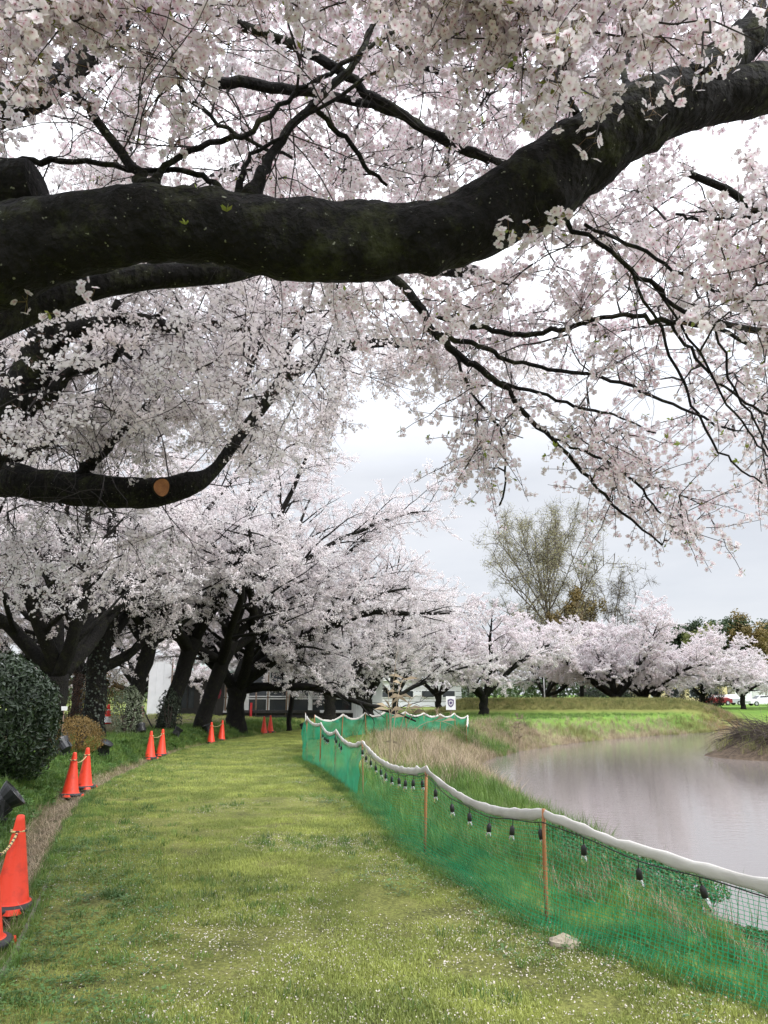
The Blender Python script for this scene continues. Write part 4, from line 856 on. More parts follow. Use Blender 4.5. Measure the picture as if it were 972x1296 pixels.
# petals fallen on the path
x, y = area(190000, 3.2, 26, xl, xr, 1.4); nz_ = fbm2(x, y, .9, 4); keep = .7*nz_+.42*sst(12, 4.5, y) > -.04+1.15*rng.random(len(x)); x, y = x[keep], y[keep]; n = len(x)
mb = MB(); z = H(x, y)+.024+rng.random(n)*.016; az = rng.uniform(0, 6.28, n); s_ = rng.uniform(.0034, .0066, n)*np.where(rng.random(n) < .04, 1.6, 1)
ex = np.stack([np.cos(az), np.sin(az), rng.normal(0, .45, n)], -1)*s_[:, None]; ey = np.stack([-np.sin(az), np.cos(az), rng.normal(0, .45, n)], -1)*(s_*.75)[:, None]; c = np.stack([x, y, z], -1)
V = np.stack([c-ex, c-ex*.1-ey, c+ex, c-ex*.1+ey], 1).reshape(-1, 3); mb.add(V, np.arange(4*n).reshape(n, 4)); tag(mb.build('fallen_petals', M['fallen']), kind='stuff')
# left verge and the dry litter of the ditch
x, y = area(9000, 3.4, 38, lambda q: xl(q)-3.4, lambda q: xl(q)-.58, 1.2); keep = rng.random(len(x)) < .35+.9*sst(2.6, .8, xl(y)-x); x, y = x[keep], y[keep]
lay('verge_grass', MIDG, [M['lush']], x, y, rng.uniform(.6, 1.35, len(x)))
x, y = area(1500, 3.4, 30, lambda q: xl(q)-1.5, lambda q: xl(q)-.6, 1.2); lay('verge_weeds', [weed(rt, 22, .10, .06) for _ in range(4)], [M['weed']], x, y, rng.uniform(.6, 1.3, len(x)))
x, y = area(2400, 3.4, 26, lambda q: xl(q)-.62, lambda q: xl(q)-.08, 1.3); lay('ditch_litter', [tuft(rt, 9, .10, .10, .005, 2.2) for _ in range(5)], [M['straw']], x, y, rng.uniform(.5, 1.1, len(x)))
x, y = area(1300, 3.4, 30, lambda q: xl(q)-.12, lambda q: xl(q)+.06, 1.3); lay('verge_grass', MIDG, [M['lush']], x, y, rng.uniform(.35, .7, len(x)))
# bank behind the net
def shore_x(q): # where the water begins, going right from the fence
    xs = np.linspace(0, 6, 61)[None]+xr(q)[:, None]; d = sdf(xs, np.repeat(q[:, None], 61, 1), POND); i = np.argmax(d < .05, axis=1); return xs[np.arange(len(q)), np.where(i == 0, 60, i)]
x, y = area(5200, 2.2, 15.5, lambda q: xr(q)+.06, shore_x, 1.15); dw = sdf(x, y, POND); lay('bank_grass', TALL, [M['lush']], x, y, rng.uniform(.45, 1.05, len(x))*(.35+.65*sst(.3, 1.6, dw))*(1+.45*fbm2(x, y, .9, 3))*(.34+.66*sst(6.0, 9.5, y)))
x, y = area(500, 8.5, 15, lambda q: shore_x(q)-1.0, lambda q: shore_x(q)+.12, 1.1); lay('bank_grass', TALL, [M['lush']], x, y, rng.uniform(.8, 1.5, len(x)))
x, y = area(2600, 2.2, 20, lambda q: xr(q)-.30, lambda q: xr(q)+.10, 1.1); lay('fence_foot_grass', MIDG, [M['lush']], x, y, rng.uniform(.35, .85, len(x)))
x, y = area(800, 2.2, 12, lambda q: xr(q)+.4, shore_x, 1.1); lay('bank_straw', STRAW, [M['straw']], x, y, rng.uniform(.25, .5, len(x)))
x, y = area(5500, 2.2, 16, lambda q: xr(q)+.2, shore_x, 1.1); lay('bank_turf', MIDG, [M['lush']], x, y, rng.uniform(.4, .9, len(x)))
x, y = area(90, 3.5, 8, lambda q: shore_x(q)-1.3, shore_x, 1.0); lay('bank_weeds', [tuft(rt, 5, .6, .06, .010, .8) for _ in range(4)], [M['weed_dark']], x, y, rng.uniform(.5, 1.0, len(x)))
# brown reeds round the cove, and the far shore
def region(n, x0, x1, y0, y1, f):
    x = rng.uniform(x0, x1, n); y = rng.uniform(y0, y1, n); d = sdf(x, y, POND); k = (d > -.15) & (rng.random(n) < f(x, y, d)); return x[k], y[k]
x, y = region(16000, -2.5, 9, 13, 46, lambda x, y, d: sst(4.6, 1.0, d)*sst(12.5, 16, y)*(x > xr(y)+.5)); lay('dead_reeds', STRAW, [M['straw']], x, y, rng.uniform(.45, 1.15, len(x)))
x, y = region(5000, -2.5, 9, 14, 52, lambda x, y, d: sst(5.5, 2.0, d)*.5*(x > xr(y)+.4)); lay('reed_bed_grass', TALL, [M['straw_green']], x, y, rng.uniform(.7, 1.5, len(x)))
x, y = region(2600, 3, 9, 36, 46, lambda x, y, d: .5*sst(3.5, 1.0, d)*(fbm2(x, y, .5, 2) > .05)); lay('shore_weeds', TALL, [M['lush']], x, y, rng.uniform(1.2, 2.4, len(x)))
x, y = region(30000, 2, 45, 44, 66, lambda x, y, d: .75*sst(3.6, .8, d)); k = fbm2(x, y, .35, 3) > 0
lay('far_bank_grass', STRAW, [M['straw_green']], x[k], y[k], rng.uniform(.7, 1.3, k.sum())); lay('far_bank_straw', STRAW, [M['straw']], x[~k], y[~k], rng.uniform(.6, 1.2, (~k).sum()))
x, y = region(3000, 22, 34, 54, 72, lambda x, y, d: sst(3.5, 1.0, d)*sst(24, 26, x)*(1-sst(29, 31, x))); lay('rusty_bank_grass', STRAW, [M['rust_grass']], x, y, rng.uniform(.7, 1.2, len(x)))
x, y = region(9000, -2, 40, 38, 63, lambda x, y, d: sst(2.0, 4.0, d)*(x > xr(y)+.5)*.8); lay('lawn_grass', MIDG, [M['lush']], x, y, rng.uniform(.8, 1.5, len(x)))
x, y = region(9000, 4, 30, 63.5, 69, lambda x, y, d: np.full(x.shape, .8)); lay('levee_grass', MIDG, [M['straw_green']], x, y, rng.uniform(1.0, 2.0, len(x)))
x = rng.uniform(-16, 2, 5200); y = rng.uniform(34, 50, 5200); lay('lawn_grass', MIDG, [M['turf']], x, y, rng.uniform(.4, .8, len(x)))

# ------------------------------------------------------------------ net fence with its white band
HT = [.80, .76, .80, .84, .88, .96, 1.02, 1.0]
def fence(name, label, line, hts, near_spans, sheet_from, sag=.15, band_r=.037, seed=1):
    rg = np.random.default_rng(seed); root = thing(name, label, 'net fence', (line[0][0], line[0][1], zat(*line[0]))); O = np.array(root.location); TOP = []
    for i, (q, h) in enumerate(zip(line, hts)):
        z = zat(*q); mb = MB(); tl_ = rg.normal(0, .02, 2)
        pts = np.array([[q[0]-tl_[0], q[1], z-.12], [q[0], q[1], z+.3*h], [q[0]+tl_[0]*.5, q[1], z+.7*h], [q[0]+tl_[0], q[1]+tl_[1], z+h+.025]])
        if i >= sheet_from and sheet_from > 0: r_ = .013
        else: r_ = .0155
        mb.tube(pts-O, [r_, r_*1.05, r_, r_*.95], 8, 0, rough=.15, rs=30); mb.build('post', M['bamboo'], root, True); TOP.append(pts[-1]-[0, 0, .03])
    path = []; spans = []
    for i in range(len(line)-1):
        a, b_ = TOP[i], TOP[i+1]; L = np.linalg.norm(b_-a); n = max(6, int(L/.09)); u = np.linspace(0, 1, n, endpoint=(i == len(line)-2)); sg = sag*min(1.2, L/2.6)*rg.uniform(.8, 1.15)
        p = a*(1-u)[:, None]+b_*u[:, None]; p[:, 2] -= sg*4*u*(1-u)
        path.append(p); spans.append((i, p))
    top = np.concatenate(path)
    bb = MB(); bb.tube(top-O, band_r*(1+.18*fbm(top, 5, 2)), 12, 0, squash=(.38, 1.0), rough=.36, rs=13); bb.build('top_band', M['band'], root, True)
    return root, O, top, TOP
def gathered(top, O, step, hang, flare, rows, wid, seed, z0=0.02, part=1.0):
    """knotted net: every mesh line a thin flat thread"""
    seg = np.linalg.norm(np.diff(top, axis=0), axis=1); s = np.concatenate([[0], np.cumsum(seg)]); n = int(s[-1]/step); q = np.linspace(0, s[-1], n); p = np.stack([np.interp(q, s, top[:, i]) for i in range(3)], -1)
    tg = nrmv(np.gradient(p[:, :2], axis=0)); nr = np.stack([-tg[:, 1], tg[:, 0]], -1)   # towards the path
    gz = H(p[:, 0], p[:, 1])+z0; v = np.linspace(1, 0, rows)*part; u = v[None, :]
    sh = p[:, 2][:, None]*u+gz[:, None]*(1-u); k = np.stack([np.repeat(q[:, None], rows, 1), np.repeat(v[None]*1.0, n, 0), np.full((n, rows), seed*3.1)], -1)
    off = flare*(1-u)**2+hang*(vnoise(k*[1.3, 2.0, 1])+.5*vnoise(k*[4.0, 5, 1]))*np.sin(np.clip(u, 0, 1)*pi)**.5 + .004*vnoise(k*[25, 30, 1]); along_ = .010*vnoise(k*[9, 6, 1]+9)+.006*vnoise(k*[30, 40, 1]+9)
    X_ = p[:, 0][:, None]+nr[:, 0][:, None]*off+tg[:, 0][:, None]*along_; Y_ = p[:, 1][:, None]+nr[:, 1][:, None]*off+tg[:, 1][:, None]*along_
    return np.stack([X_, Y_, sh], -1), tg
def threads(mb, g, tg, O, wid):
    n, r, _ = g.shape; t3 = np.concatenate([tg, np.zeros((n, 1))], -1)[:, None]*wid/2; a = (g-t3-O).reshape(-1, 3); b_ = (g+t3-O).reshape(-1, 3); k = n*r
    i = (np.arange(n)[:, None]*r+np.arange(r-1)[None]).ravel(); mb.add(np.concatenate([a, b_]), np.stack([i, i+k, i+k+1, i+1], -1))
    up = np.array([0, 0, wid/2]); a = (g-up-O).reshape(-1, 3); b_ = (g+up-O).reshape(-1, 3); i = (np.arange(n-1)[:, None]*r+np.arange(r)[None]).ravel(); mb.add(np.concatenate([a, b_]), np.stack([i, i+r, i+r+k, i+k], -1))
near_line = FENCE; FN, FO, ftop, FTOP = fence('net_fence', 'long green net fence with a sagging white top band along the right of the path', near_line, HT, 3, 3)
cutN = int(np.argmin(np.sum((ftop-FTOP[3])**2, 1)))+1
nm = MB(); g_, tg_ = gathered(ftop[:cutN], FO, .033, .035, .10, 26, .0026, 1); threads(nm, g_, tg_, FO, .0029)
g2, tg2 = gathered(ftop[:cutN], FO, .033, .06, .17, 13, .003, 2, .03, .40); threads(nm, g2, tg2, FO, .0026)
g3, tg3 = gathered(ftop[:cutN], FO, .035, .08, .24, 6, .003, 5, .02, .16); threads(nm, g3, tg3, FO, .0030)
tag(nm.build('net', M['net'], FN), kind='stuff')
def sheet(mb, g, O): n, r, _ = g.shape; i = (np.arange(n-1)[:, None]*r+np.arange(r-1)[None]).ravel(); mb.add((g-O).reshape(-1, 3), np.stack([i, i+1, i+r+1, i+r], -1))
sm_ = MB(); g_, _ = gathered(ftop[cutN-1:], FO, .05, .09, .08, 14, 0, 3); sheet(sm_, g_, FO); sm_.build('net_panel', M['net_sheet'], FN, True)
u = np.linspace(0, 1, 9)[:, None]; fl = FR0*(1-u)+FR1*u; fl = fl+np.stack([np.zeros(9), .5*np.sin(u[:, 0]*5)], -1); fl = np.vstack([fl, fl[-1]+[-.45, -3.2]])
F2, O2, top2, TP2 = fence('net_fence', 'far green net fence crossing beyond the reeds, its white band hung in small scallops', fl, [.86+.03*(i % 2) for i in range(10)], 0, 0, .24, .040, 4)
sm_ = MB(); g_, _ = gathered(top2, O2, .08, .10, .05, 12, 0, 7); sheet(sm_, g_, O2); sm_.build('net_panel', M['net_sheet'], F2, True)

# festoon lights hung under the band
SL = thing('string_lights', 'black cable of clear festoon bulbs hanging under the white fence band', 'string lights', FO)
seg = np.linalg.norm(np.diff(ftop, axis=0), axis=1); s_all = np.concatenate([[0], np.cumsum(seg)]); tgv = nrmv(np.gradient(ftop[:, :2], axis=0)); nv = np.stack([-tgv[:, 1], tgv[:, 0]], -1)
cabp = ftop+np.concatenate([nv*.022, np.full((len(ftop), 1), -.048)], -1); cabp[:, 2] += .010*np.sin(s_all*7)
mb = MB(); mb.tube(cabp-FO, .0042, 5, 0); mb.build('cable', M['cable'], SL, True)
hm = MB(); hm.tube([(0, 0, .004), (.004, 0, -.025), (0, 0, -.055)], .0035, 5, 0); hm.lathe([(.006, -.046), (.012, -.052), (.019, -.066), (.0205, -.112), (.016, -.116)], 10, 0)
gmh = MB(); gmh.lathe([(.012, -.114), (.016, -.122), (.0225, -.142), (.0215, -.160), (.013, -.176), (.004, -.181)], 10, 0)
hme = hm.mesh('lamp_holder', [M['cable']], True); gme = gmh.mesh('bulb', [M['bulb']], True)
pos = list(np.arange(.35, s_all[cutN-1], .43))+[s_all[cutN-1]+q for q in (1.9, 2.15, 2.4, 2.65, 3.6, 3.8, 4.0, 4.3)]
for q in pos:
    p = np.array([np.interp(q, s_all, cabp[:, i]) for i in range(3)]); h_ = bpy.data.objects.new('lamp_holder', hme); col.objects.link(h_); h_.parent = SL; h_.location = p-FO; h_.rotation_euler = (rng.normal(0, .07), rng.normal(0, .07), rng.uniform(0, 6))
    g_ = bpy.data.objects.new('bulb', gme); col.objects.link(g_); g_.parent = h_

# ------------------------------------------------------------------ cones and ropes
cb = MB(); cb.lathe([(.150, .035), (.142, .05), (.128, .075), (.036, .655), (.030, .692), (.018, .70)], 22, 0)
bb_ = MB(); bb_.box((0, 0, .018), (.37, .37, .036), 0, 0, .94, .05); bb_.lathe([(.17, .034), (.16, .048), (.145, .055)], 22, 0)
rb = MB(); rb.lathe([(.205, .0), (.208, .03), (.185, .048), (.145, .052)], 22, 0)
cone0 = None; CONES = []
specs = [((14, 1139), 'nearest whole orange red traffic cone at the left edge, rope tied near its tip'), ((-23, 1186), 'orange red traffic cone cut off by the lower left edge of the frame'),
 ((89, 1003), 'left cone of the pair at the ditch near the round ochre shrub'), ((107, 993), 'right cone of the pair at the ditch near the round ochre shrub'),
 ((190, 957), 'left cone of the pair in front of the white panel'), ((204, 953), 'right cone of the pair in front of the white panel'),
 ((267, 938), 'left cone of the pair below the slanting mossy trunk'), ((280, 936), 'right cone of the pair below the slanting mossy trunk'),
 ((334, 928), 'left cone of the farthest pair, by the dark railing'), ((342, 927), 'right cone of the farthest pair, by the dark railing')]
for i, (q, lab) in enumerate(specs):
    p = G(*q); p[2] = zat(p[0], p[1])
    p[2] = max(p[2], -.06)
    if i == 0:
        cone0 = thing('traffic_cone', lab, 'traffic cone', p, .2, 'orange traffic cones beside the path'); cb.build('cone', M['cone'], cone0, True); bb_.build('base', M['cone'], cone0); rb.build('weight_ring', M['rubber'], cone0, True); c = cone0
    else: c = copy_tree(cone0); c.location = p; c['label'] = lab
    c.rotation_euler = (rng.normal(0, .02), rng.normal(0, .02), rng.uniform(0, 1.5)); CONES.append(p)
for a_, b_, lab in ((0, 1, 'striped barrier rope between the two nearest cones at the left edge'), (2, 3, 'striped rope between the cones near the ochre shrub'), (4, 5, 'striped rope between the cones in front of the white panel'), (6, 7, 'striped rope between the cones below the mossy slanting trunk')):
    A, B = CONES[a_]+[0, 0, .575], CONES[b_]+[0, 0, .575]; dv = nrm((B-A)*[1, 1, 0]); u = np.linspace(0, 1, 26)[:, None]; pts = A*(1-u)+B*u; L = np.linalg.norm(B-A); pts[:, 2] -= (.07*L*4*u*(1-u))[:, 0]
    mb = MB(); mb.tube(pts-A, .011, 6, 0, a=np.repeat(u[:, 0]*L/.075, 6))
    for E in (A, B): an = np.linspace(0, 6.28, 13); mb.tube(np.stack([np.cos(an)*.058, np.sin(an)*.058, an*0], -1)+E-A, .010, 6, 0, a=np.repeat(an/1.2, 6))
    tag(mb.build('barrier_rope', M['rope'], None, True, A), lab, 'rope', 'striped ropes tied between cones')

# ------------------------------------------------------------------ floodlights on the verge
def floodlight(p, rz, tilt, lab, s=1.0):
    t = thing('floodlight', lab, 'floodlight', p, rz, 'black ground floodlights along the verge'); t.scale = (s, s, s)
    hb = MB(); n = 16; hb.lathe([(.085, -.13), (.105, -.12), (.115, .02), (.150, .10), (.158, .13), (.148, .132), (.140, .118)], n, 0)
    for k in range(8): a = k*pi/4; hb.box((.112*math.cos(a), .112*math.sin(a), -.05), (.03, .006, .12), 0, a)
    h_ = hb.build('housing', M['black'], t, False, (0, 0, .26)); h_.rotation_euler = (tilt, 0, 0)
    gl = MB(); gl.lathe([(.139, .112), (.139, .116), (.02, .120)], n, 0); gl.build('lens', M['lampglass'], h_)
    br = MB(); br.box((-.165, 0, .19), (.012, .035, .19)); br.box((.165, 0, .19), (.012, .035, .19)); br.box((0, 0, .095), (.33, .035, .012)); br.build('bracket', M['black'], t)
    sk = MB(); sk.tube([(0, 0, -.12), (0, 0, .09)], [.008, .018], 8, 0); sk.box((0, 0, .082), (.09, .09, .014)); sk.build('stake', M['black'], t); return t
for (px_, py_, Y_, rz, tl_, lab, s) in [(4, 1030, 9.6, -1.2, -.85, 'black floodlight leaning at the left edge, nearest the camera', 1.15), (48, 992, 14.0, .2, -.15, 'black floodlight pointing straight up beside the dark bush', .95), (79, 975, 16.5, 1.2, -.8, 'black floodlight tilted beside the first cone pair', 1.0),
        (131, 955, 18.3, -1.9, -.55, 'black floodlight tilted on the grass right of the ivy clad trunk', 1.0), (178, 942, 24.0, .9, -.6, 'black floodlight just left of the cones before the white panel', .95), (224, 938, 25.2, -1.1, -.6, 'black floodlight just right of the cones before the white panel', .95), (296, 922, 31.0, .4, -.45, 'black floodlight at the foot of the broad arching tree', .95), (384, 923, 36.0, 1.0, -.5, 'black floodlight on the lawn beside the end of the green net', 1.0), (262, 932, 28.0, 2.0, -.4, 'black floodlight half hidden behind the third cone pair', .9)]:
    X_ = (px_-486)/FPX*(Y_*cp-1.4*sp_); floodlight((X_, Y_, zat(X_, Y_)), rz, tl_, lab, s)

# ------------------------------------------------------------------ bushes
def leafball(rg, n, rad, size, mb=None, shell=.75, m=0, o=(0, 0, 0), aspect=.42, zmin=-9):
    mb = mb or MB(); d = nrmv(rg.normal(0, 1, (n, 3))); r = shell+(1-shell)*rg.random((n, 1))**.5; bump = (1+.13*fbm(d*2.2+o, 1.0, 3))[:, None]; p = d*r*bump*np.array(rad); k = p[:, 2] > zmin; p, d = p[k], d[k]; n = len(p)
    nn = nrmv(d+rg.normal(0, .6, (n, 3))); a = nrmv(np.cross(nn, rg.normal(0, 1, (n, 3)))); b_ = np.cross(nn, a); L = size*rg.uniform(.6, 1.2, (n, 1)); p = p+o
    V = np.stack([p-a*L*.5, p+b_*L*aspect*.5+nn*L*.08, p+a*L*.5, p-b_*L*aspect*.5+nn*L*.08], 1).reshape(-1, 3); mb.add(V, np.arange(4*n).reshape(n, 4), m); return mb
M['camellia'] = mat('glossy dark evergreen leaf', (.030, .055, .018), .45, (.014, .028, .010), 3)
M['ochre_leaf'] = mat('ochre shrub leaf', (.24, .145, .032), .6, (.13, .085, .022), 2.5, trans=.2)
M['rusty_leaf'] = mat('reddish brown shrub leaf', (.13, .06, .035), .6, (.06, .035, .025), 2.5, trans=.2)
M['pale_leaf'] = mat('pale variegated leaf', (.33, .36, .27), .5, (.09, .13, .05), 8, trans=.2)
M['hedge_leaf'] = mat('clipped hedge leaf', (.020, .034, .014), .6, (.010, .018, .009), 2)
M['ever_leaf'] = mat('evergreen forest leaf', (.050, .085, .026), .6, (.026, .048, .016), .12, trans=.15, inst=.35)
M['spring_leaf'] = mat('fresh spring leaf', (.20, .20, .055), .6, (.13, .145, .04), .15, trans=.3, inst=.25)
M['bud_leaf'] = mat('opening leaf buds', (.36, .34, .17), .6, (.26, .24, .12), .2, trans=.35, inst=.2)
M['ochre_tree'] = mat('ochre spring foliage', (.21, .15, .045), .6, (.13, .10, .03), .3, trans=.25, inst=.2)
M['bark_pale'] = mat('grey brown bark', (.115, .095, .07), .85, (.06, .05, .038), 3)
M['dead'] = mat('dead brushwood', (.075, .056, .045), .85, (.038, .028, .024), 4)
rg = np.random.default_rng(31)
def bush(name, label, cat, base, rad, n, size, m, stems=7, core=True, group=None):
    t = thing(name, label, cat, base, 0, group); mb = leafball(rg, n, rad, size, shell=.55, o=(0, 0, rad[2]*.82), zmin=-rad[2]*.85); tag(mb.build('foliage', m, t), kind='stuff')
    sb = MB()
    for k in range(stems): a = rg.uniform(0, 6.28); e = np.array([math.cos(a)*rad[0]*.55, math.sin(a)*rad[1]*.55, rad[2]*rg.uniform(.8, 1.4)]); sb.tube([(e[0]*.15, e[1]*.15, -.05), e*[.5, .5, .5], e], [.03, .022, .008], 5, 0)
    tag(sb.build('stems', M['dead'], t), kind='stuff'); return t
def at_px(px_, Y_): X_ = (px_-486)/FPX*(Y_*cp-1.4*sp_); return (X_, Y_, zat(X_, Y_))
bush('evergreen_bush', 'tall rounded dark green glossy bush at the left edge', 'bush', at_px(-6, 12.6), (.92, .9, 1.08), 15000, .095, M['camellia'])
bush('ochre_shrub', 'low domed ochre shrub at the foot of the ivy clad trunk', 'shrub', at_px(94, 17.6), (.62, .6, .44), 6500, .045, M['ochre_leaf'])
bush('red_brown_shrub', 'reddish brown shrub behind the two stemmed tree', 'shrub', at_px(85, 27), (1.0, .9, 1.1), 5000, .07, M['rusty_leaf'])
bush('tan_shrub', 'upright yellow brown shrub seen between the trunks behind the striped cone', 'shrub', at_px(127, 31), (.9, .9, 1.35), 4500, .07, M['ochre_leaf'])
bush('creeper_clump', 'pale variegated creeper clump at the foot of a trunk', 'plant', at_px(160, 24.2), (.55, .5, .85), 1500, .10, M['pale_leaf'])
bush('creeper_clump', 'dark creeper climbing the leaning trunk beside the white panel', 'plant', at_px(212, 26.3), (.45, .4, .8), 900, .11, M['hedge_leaf'])
for px_, Y_, r_, lab in ((745, 92, 1.3, 'first clipped round hedge behind the levee, below the ochre tree'), (763, 95, 1.5, 'dark clipped hedge just left of the stout far trunk'), (800, 93, 1.4, 'clipped round hedge between the two stout far trunks'), (849, 92, 1.5, 'clipped round hedge standing alone before the cream building'), (882, 90, 1.75, 'big clipped hedge left of the parked cars'), (900, 91, 1.5, 'clipped hedge joined to the right of the big one')):
    bush('clipped_hedge', lab, 'hedge', at_px(px_, Y_), (r_*1.15, r_, r_), 2200, .22, M['hedge_leaf'], 3, group='clipped hedges beyond the pond')
# ivy on the trunk
iv = MB(); q = np.array(at_px(114, 22.0)); n = 750; an = rg.uniform(0, 6.28, n); zz = rg.random(n)**1.3*2.9; rr = .36+.05*rg.random(n)
for a, z, r_ in zip(an, zz, rr): c = np.array([math.cos(a)*r_, math.sin(a)*r_, z]); t = nrm([-math.sin(a), math.cos(a), rg.normal(0, .5)]); u_ = nrm(np.cross(t, [math.cos(a), math.sin(a), .4])); L = rg.uniform(.018, .042); iv.add([c-t*L, c-u_*L, c+t*L, c+u_*L], [[0, 1, 2, 3]])
tag(iv.build('ivy', M['hedge_leaf'], None, False, q), 'ivy leaves clinging to the trunk beside the ochre shrub', 'ivy', kind='stuff')

# ------------------------------------------------------------------ trees beyond
def leafspray(rg, n, r, size, twig=0):
    mb = leafball(rg, n, (r, r, r*.7), size, shell=.15, aspect=.7)
    for k in range(twig): d = nrm(rg.normal(0, 1, 3)+[0, 0, .5]); mb.tube([(0, 0, 0), d*r*.5+rg.normal(0, .03, 3), d*r*1.1], [.016, .012, .006], 3, 1, cap=False)
    return mb
def tree(name, label, base, height, spread, seed, leaf, var, r0=.3, n=160, limbs=9, up=.06, group=None, low=.25, scl=1.0, cat='tree', round_=1.0, el0=.5, el1=.7):
    rg = np.random.default_rng(seed); t = thing(name, label, cat, base, 0, group); tp_ = grow(rg, (0, 0, -.2), (0, 0, 1), height*.86, 10, .03, .05, 0); tr = r0*np.linspace(1, .12, 11); mb = MB(); mb.tube(tp_, tr, 9, 0, rough=.12, rs=2); mb.build('trunk', leaf[1], t, True)
    lb = MB(); P_ = []; D_ = []
    for k in range(limbs):
        f = low+(.95-low)*(k+.5)/limbs; q, tg = along(tp_, f); az = k*2.4+rg.normal(0, .3); prof = math.sin(pi*min(1, .25+.75*((f-low)/(1-low))))**.6; el = el0+el1*f; L = spread*prof*rg.uniform(.85, 1.15)/math.cos(min(el, 1.1))*.8
        lp = grow(rg, q, (math.cos(az)*math.cos(el), math.sin(az)*math.cos(el), math.sin(el)), L, 8, .09, up, .02); r1 = r0*(1-f)*.6+.03; lb.tube(lp, np.linspace(r1, .015, 9), 5, 0, cap=False)
        nb = max(4, int(n/limbs/4))
        for j in range(nb):
            q2, t2 = along(lp, .2+.79*(j+rg.random())/nb); d = nrm(t2*.7+rg.normal(0, .6, 3)+[0, 0, .25]); l2 = L*.36*rg.uniform(.5, 1.2); bp_ = grow(rg, q2, d, l2, 5, .13, .05, 0); lb.tube(bp_, np.linspace(r1*.4+.006, .008, 6), 4, 0, cap=False)
            for m_ in range(4): q3, t3 = along(bp_, .25+.74*(m_+rg.random())/4); P_.append(q3+rg.normal(0, .25, 3)*round_); D_.append(nrm(t3+rg.normal(0, .5, 3)))
    lb.build('limbs', leaf[1], t, True); P_ = np.array(P_); D_ = np.array(D_); scatter('crown', var, leaf, P_, euler_from(D_, rg.uniform(0, 6, len(P_))), scl*rg.uniform(.7, 1.3, len(P_)), t); return t
rg = np.random.default_rng(4)
SPARSEL = [leafspray(rg, 26, .85, .13, 5) for _ in range(5)]; DENSEL = [leafspray(rg, 60, .85, .30, 2) for _ in range(5)]; BARE = [leafspray(rg, 3, .8, .14, 9) for _ in range(4)]
BL = lambda k: [M[k], M['bark_far']]; BP = lambda k: [M[k], M['bark_pale']]
tree('budding_tree', 'tall budding tree with sparse pale green leaves rising above the far cherries', at_px(702, 88), 18.6, 9.6, 5, BP('bud_leaf'), SPARSEL, .36, 1500, 30, .02, low=.27, el0=.2, el1=1.05)
tree('bare_tree', 'thin almost bare tree just right of the tall budding tree', at_px(785, 92), 12.5, 6.6, 8, BP('bud_leaf'), BARE, .20, 320, 11, .10, low=.2)
tree('ochre_tree', 'ochre leafed tree below the tall budding tree', at_px(738, 86), 10.2, 4.6, 9, BL('ochre_tree'), DENSEL, .3, 230, 9, group=None)
for i, (px_, Y_, h, sp, k, lab) in enumerate([(868, 150, 13.8, 4.6, 'ever_leaf', 'dark evergreen at the left end of the far wood'), (884, 155, 13.6, 4.5, 'spring_leaf', 'yellow green tree second in the far wood'), (903, 150, 14.0, 4.6, 'ever_leaf', 'dark evergreen with a peaked top in the middle of the far wood'), (893, 135, 10.5, 4.2, 'spring_leaf', 'bright yellow green lower tree in front of the far wood'), (924, 158, 13.0, 5.0, 'ochre_tree', 'brownish tree in the far wood'), (942, 152, 13.8, 5.0, 'ever_leaf', 'dark evergreen right of the brownish tree'), (958, 150, 13.2, 5.0, 'ochre_tree', 'brown green tree near the right end of the far wood'), (978, 155, 13.8, 5.2, 'ever_leaf', 'dark evergreen at the right edge of the far wood'), (840, 165, 11.0, 5.0, 'ever_leaf', 'evergreen in the far wood showing only between cherries'), (800, 170, 11, 5.5, 'ever_leaf', 'evergreen behind the cherries left of the far wood')]):
    tree('forest_tree', lab, at_px(px_, Y_), h, sp, 100+i, BL(k), DENSEL, .3, 200, 8, group='trees of the far wood', scl=1.5)
n = 900; px_ = rng.uniform(-420, 1010, n); yy = rng.uniform(122, 150, n); xx = (px_-486)/FPX*yy; hh = 3.6+2.6*fbm2(xx, yy*0, .06, 3); zz = hh*rng.random(n)**.7+.2
scatter('distant_woodland', DENSEL, BL('ever_leaf'), np.stack([xx, yy, zz], -1), zrot(n, .3), rng.uniform(1.3, 2.3, n))

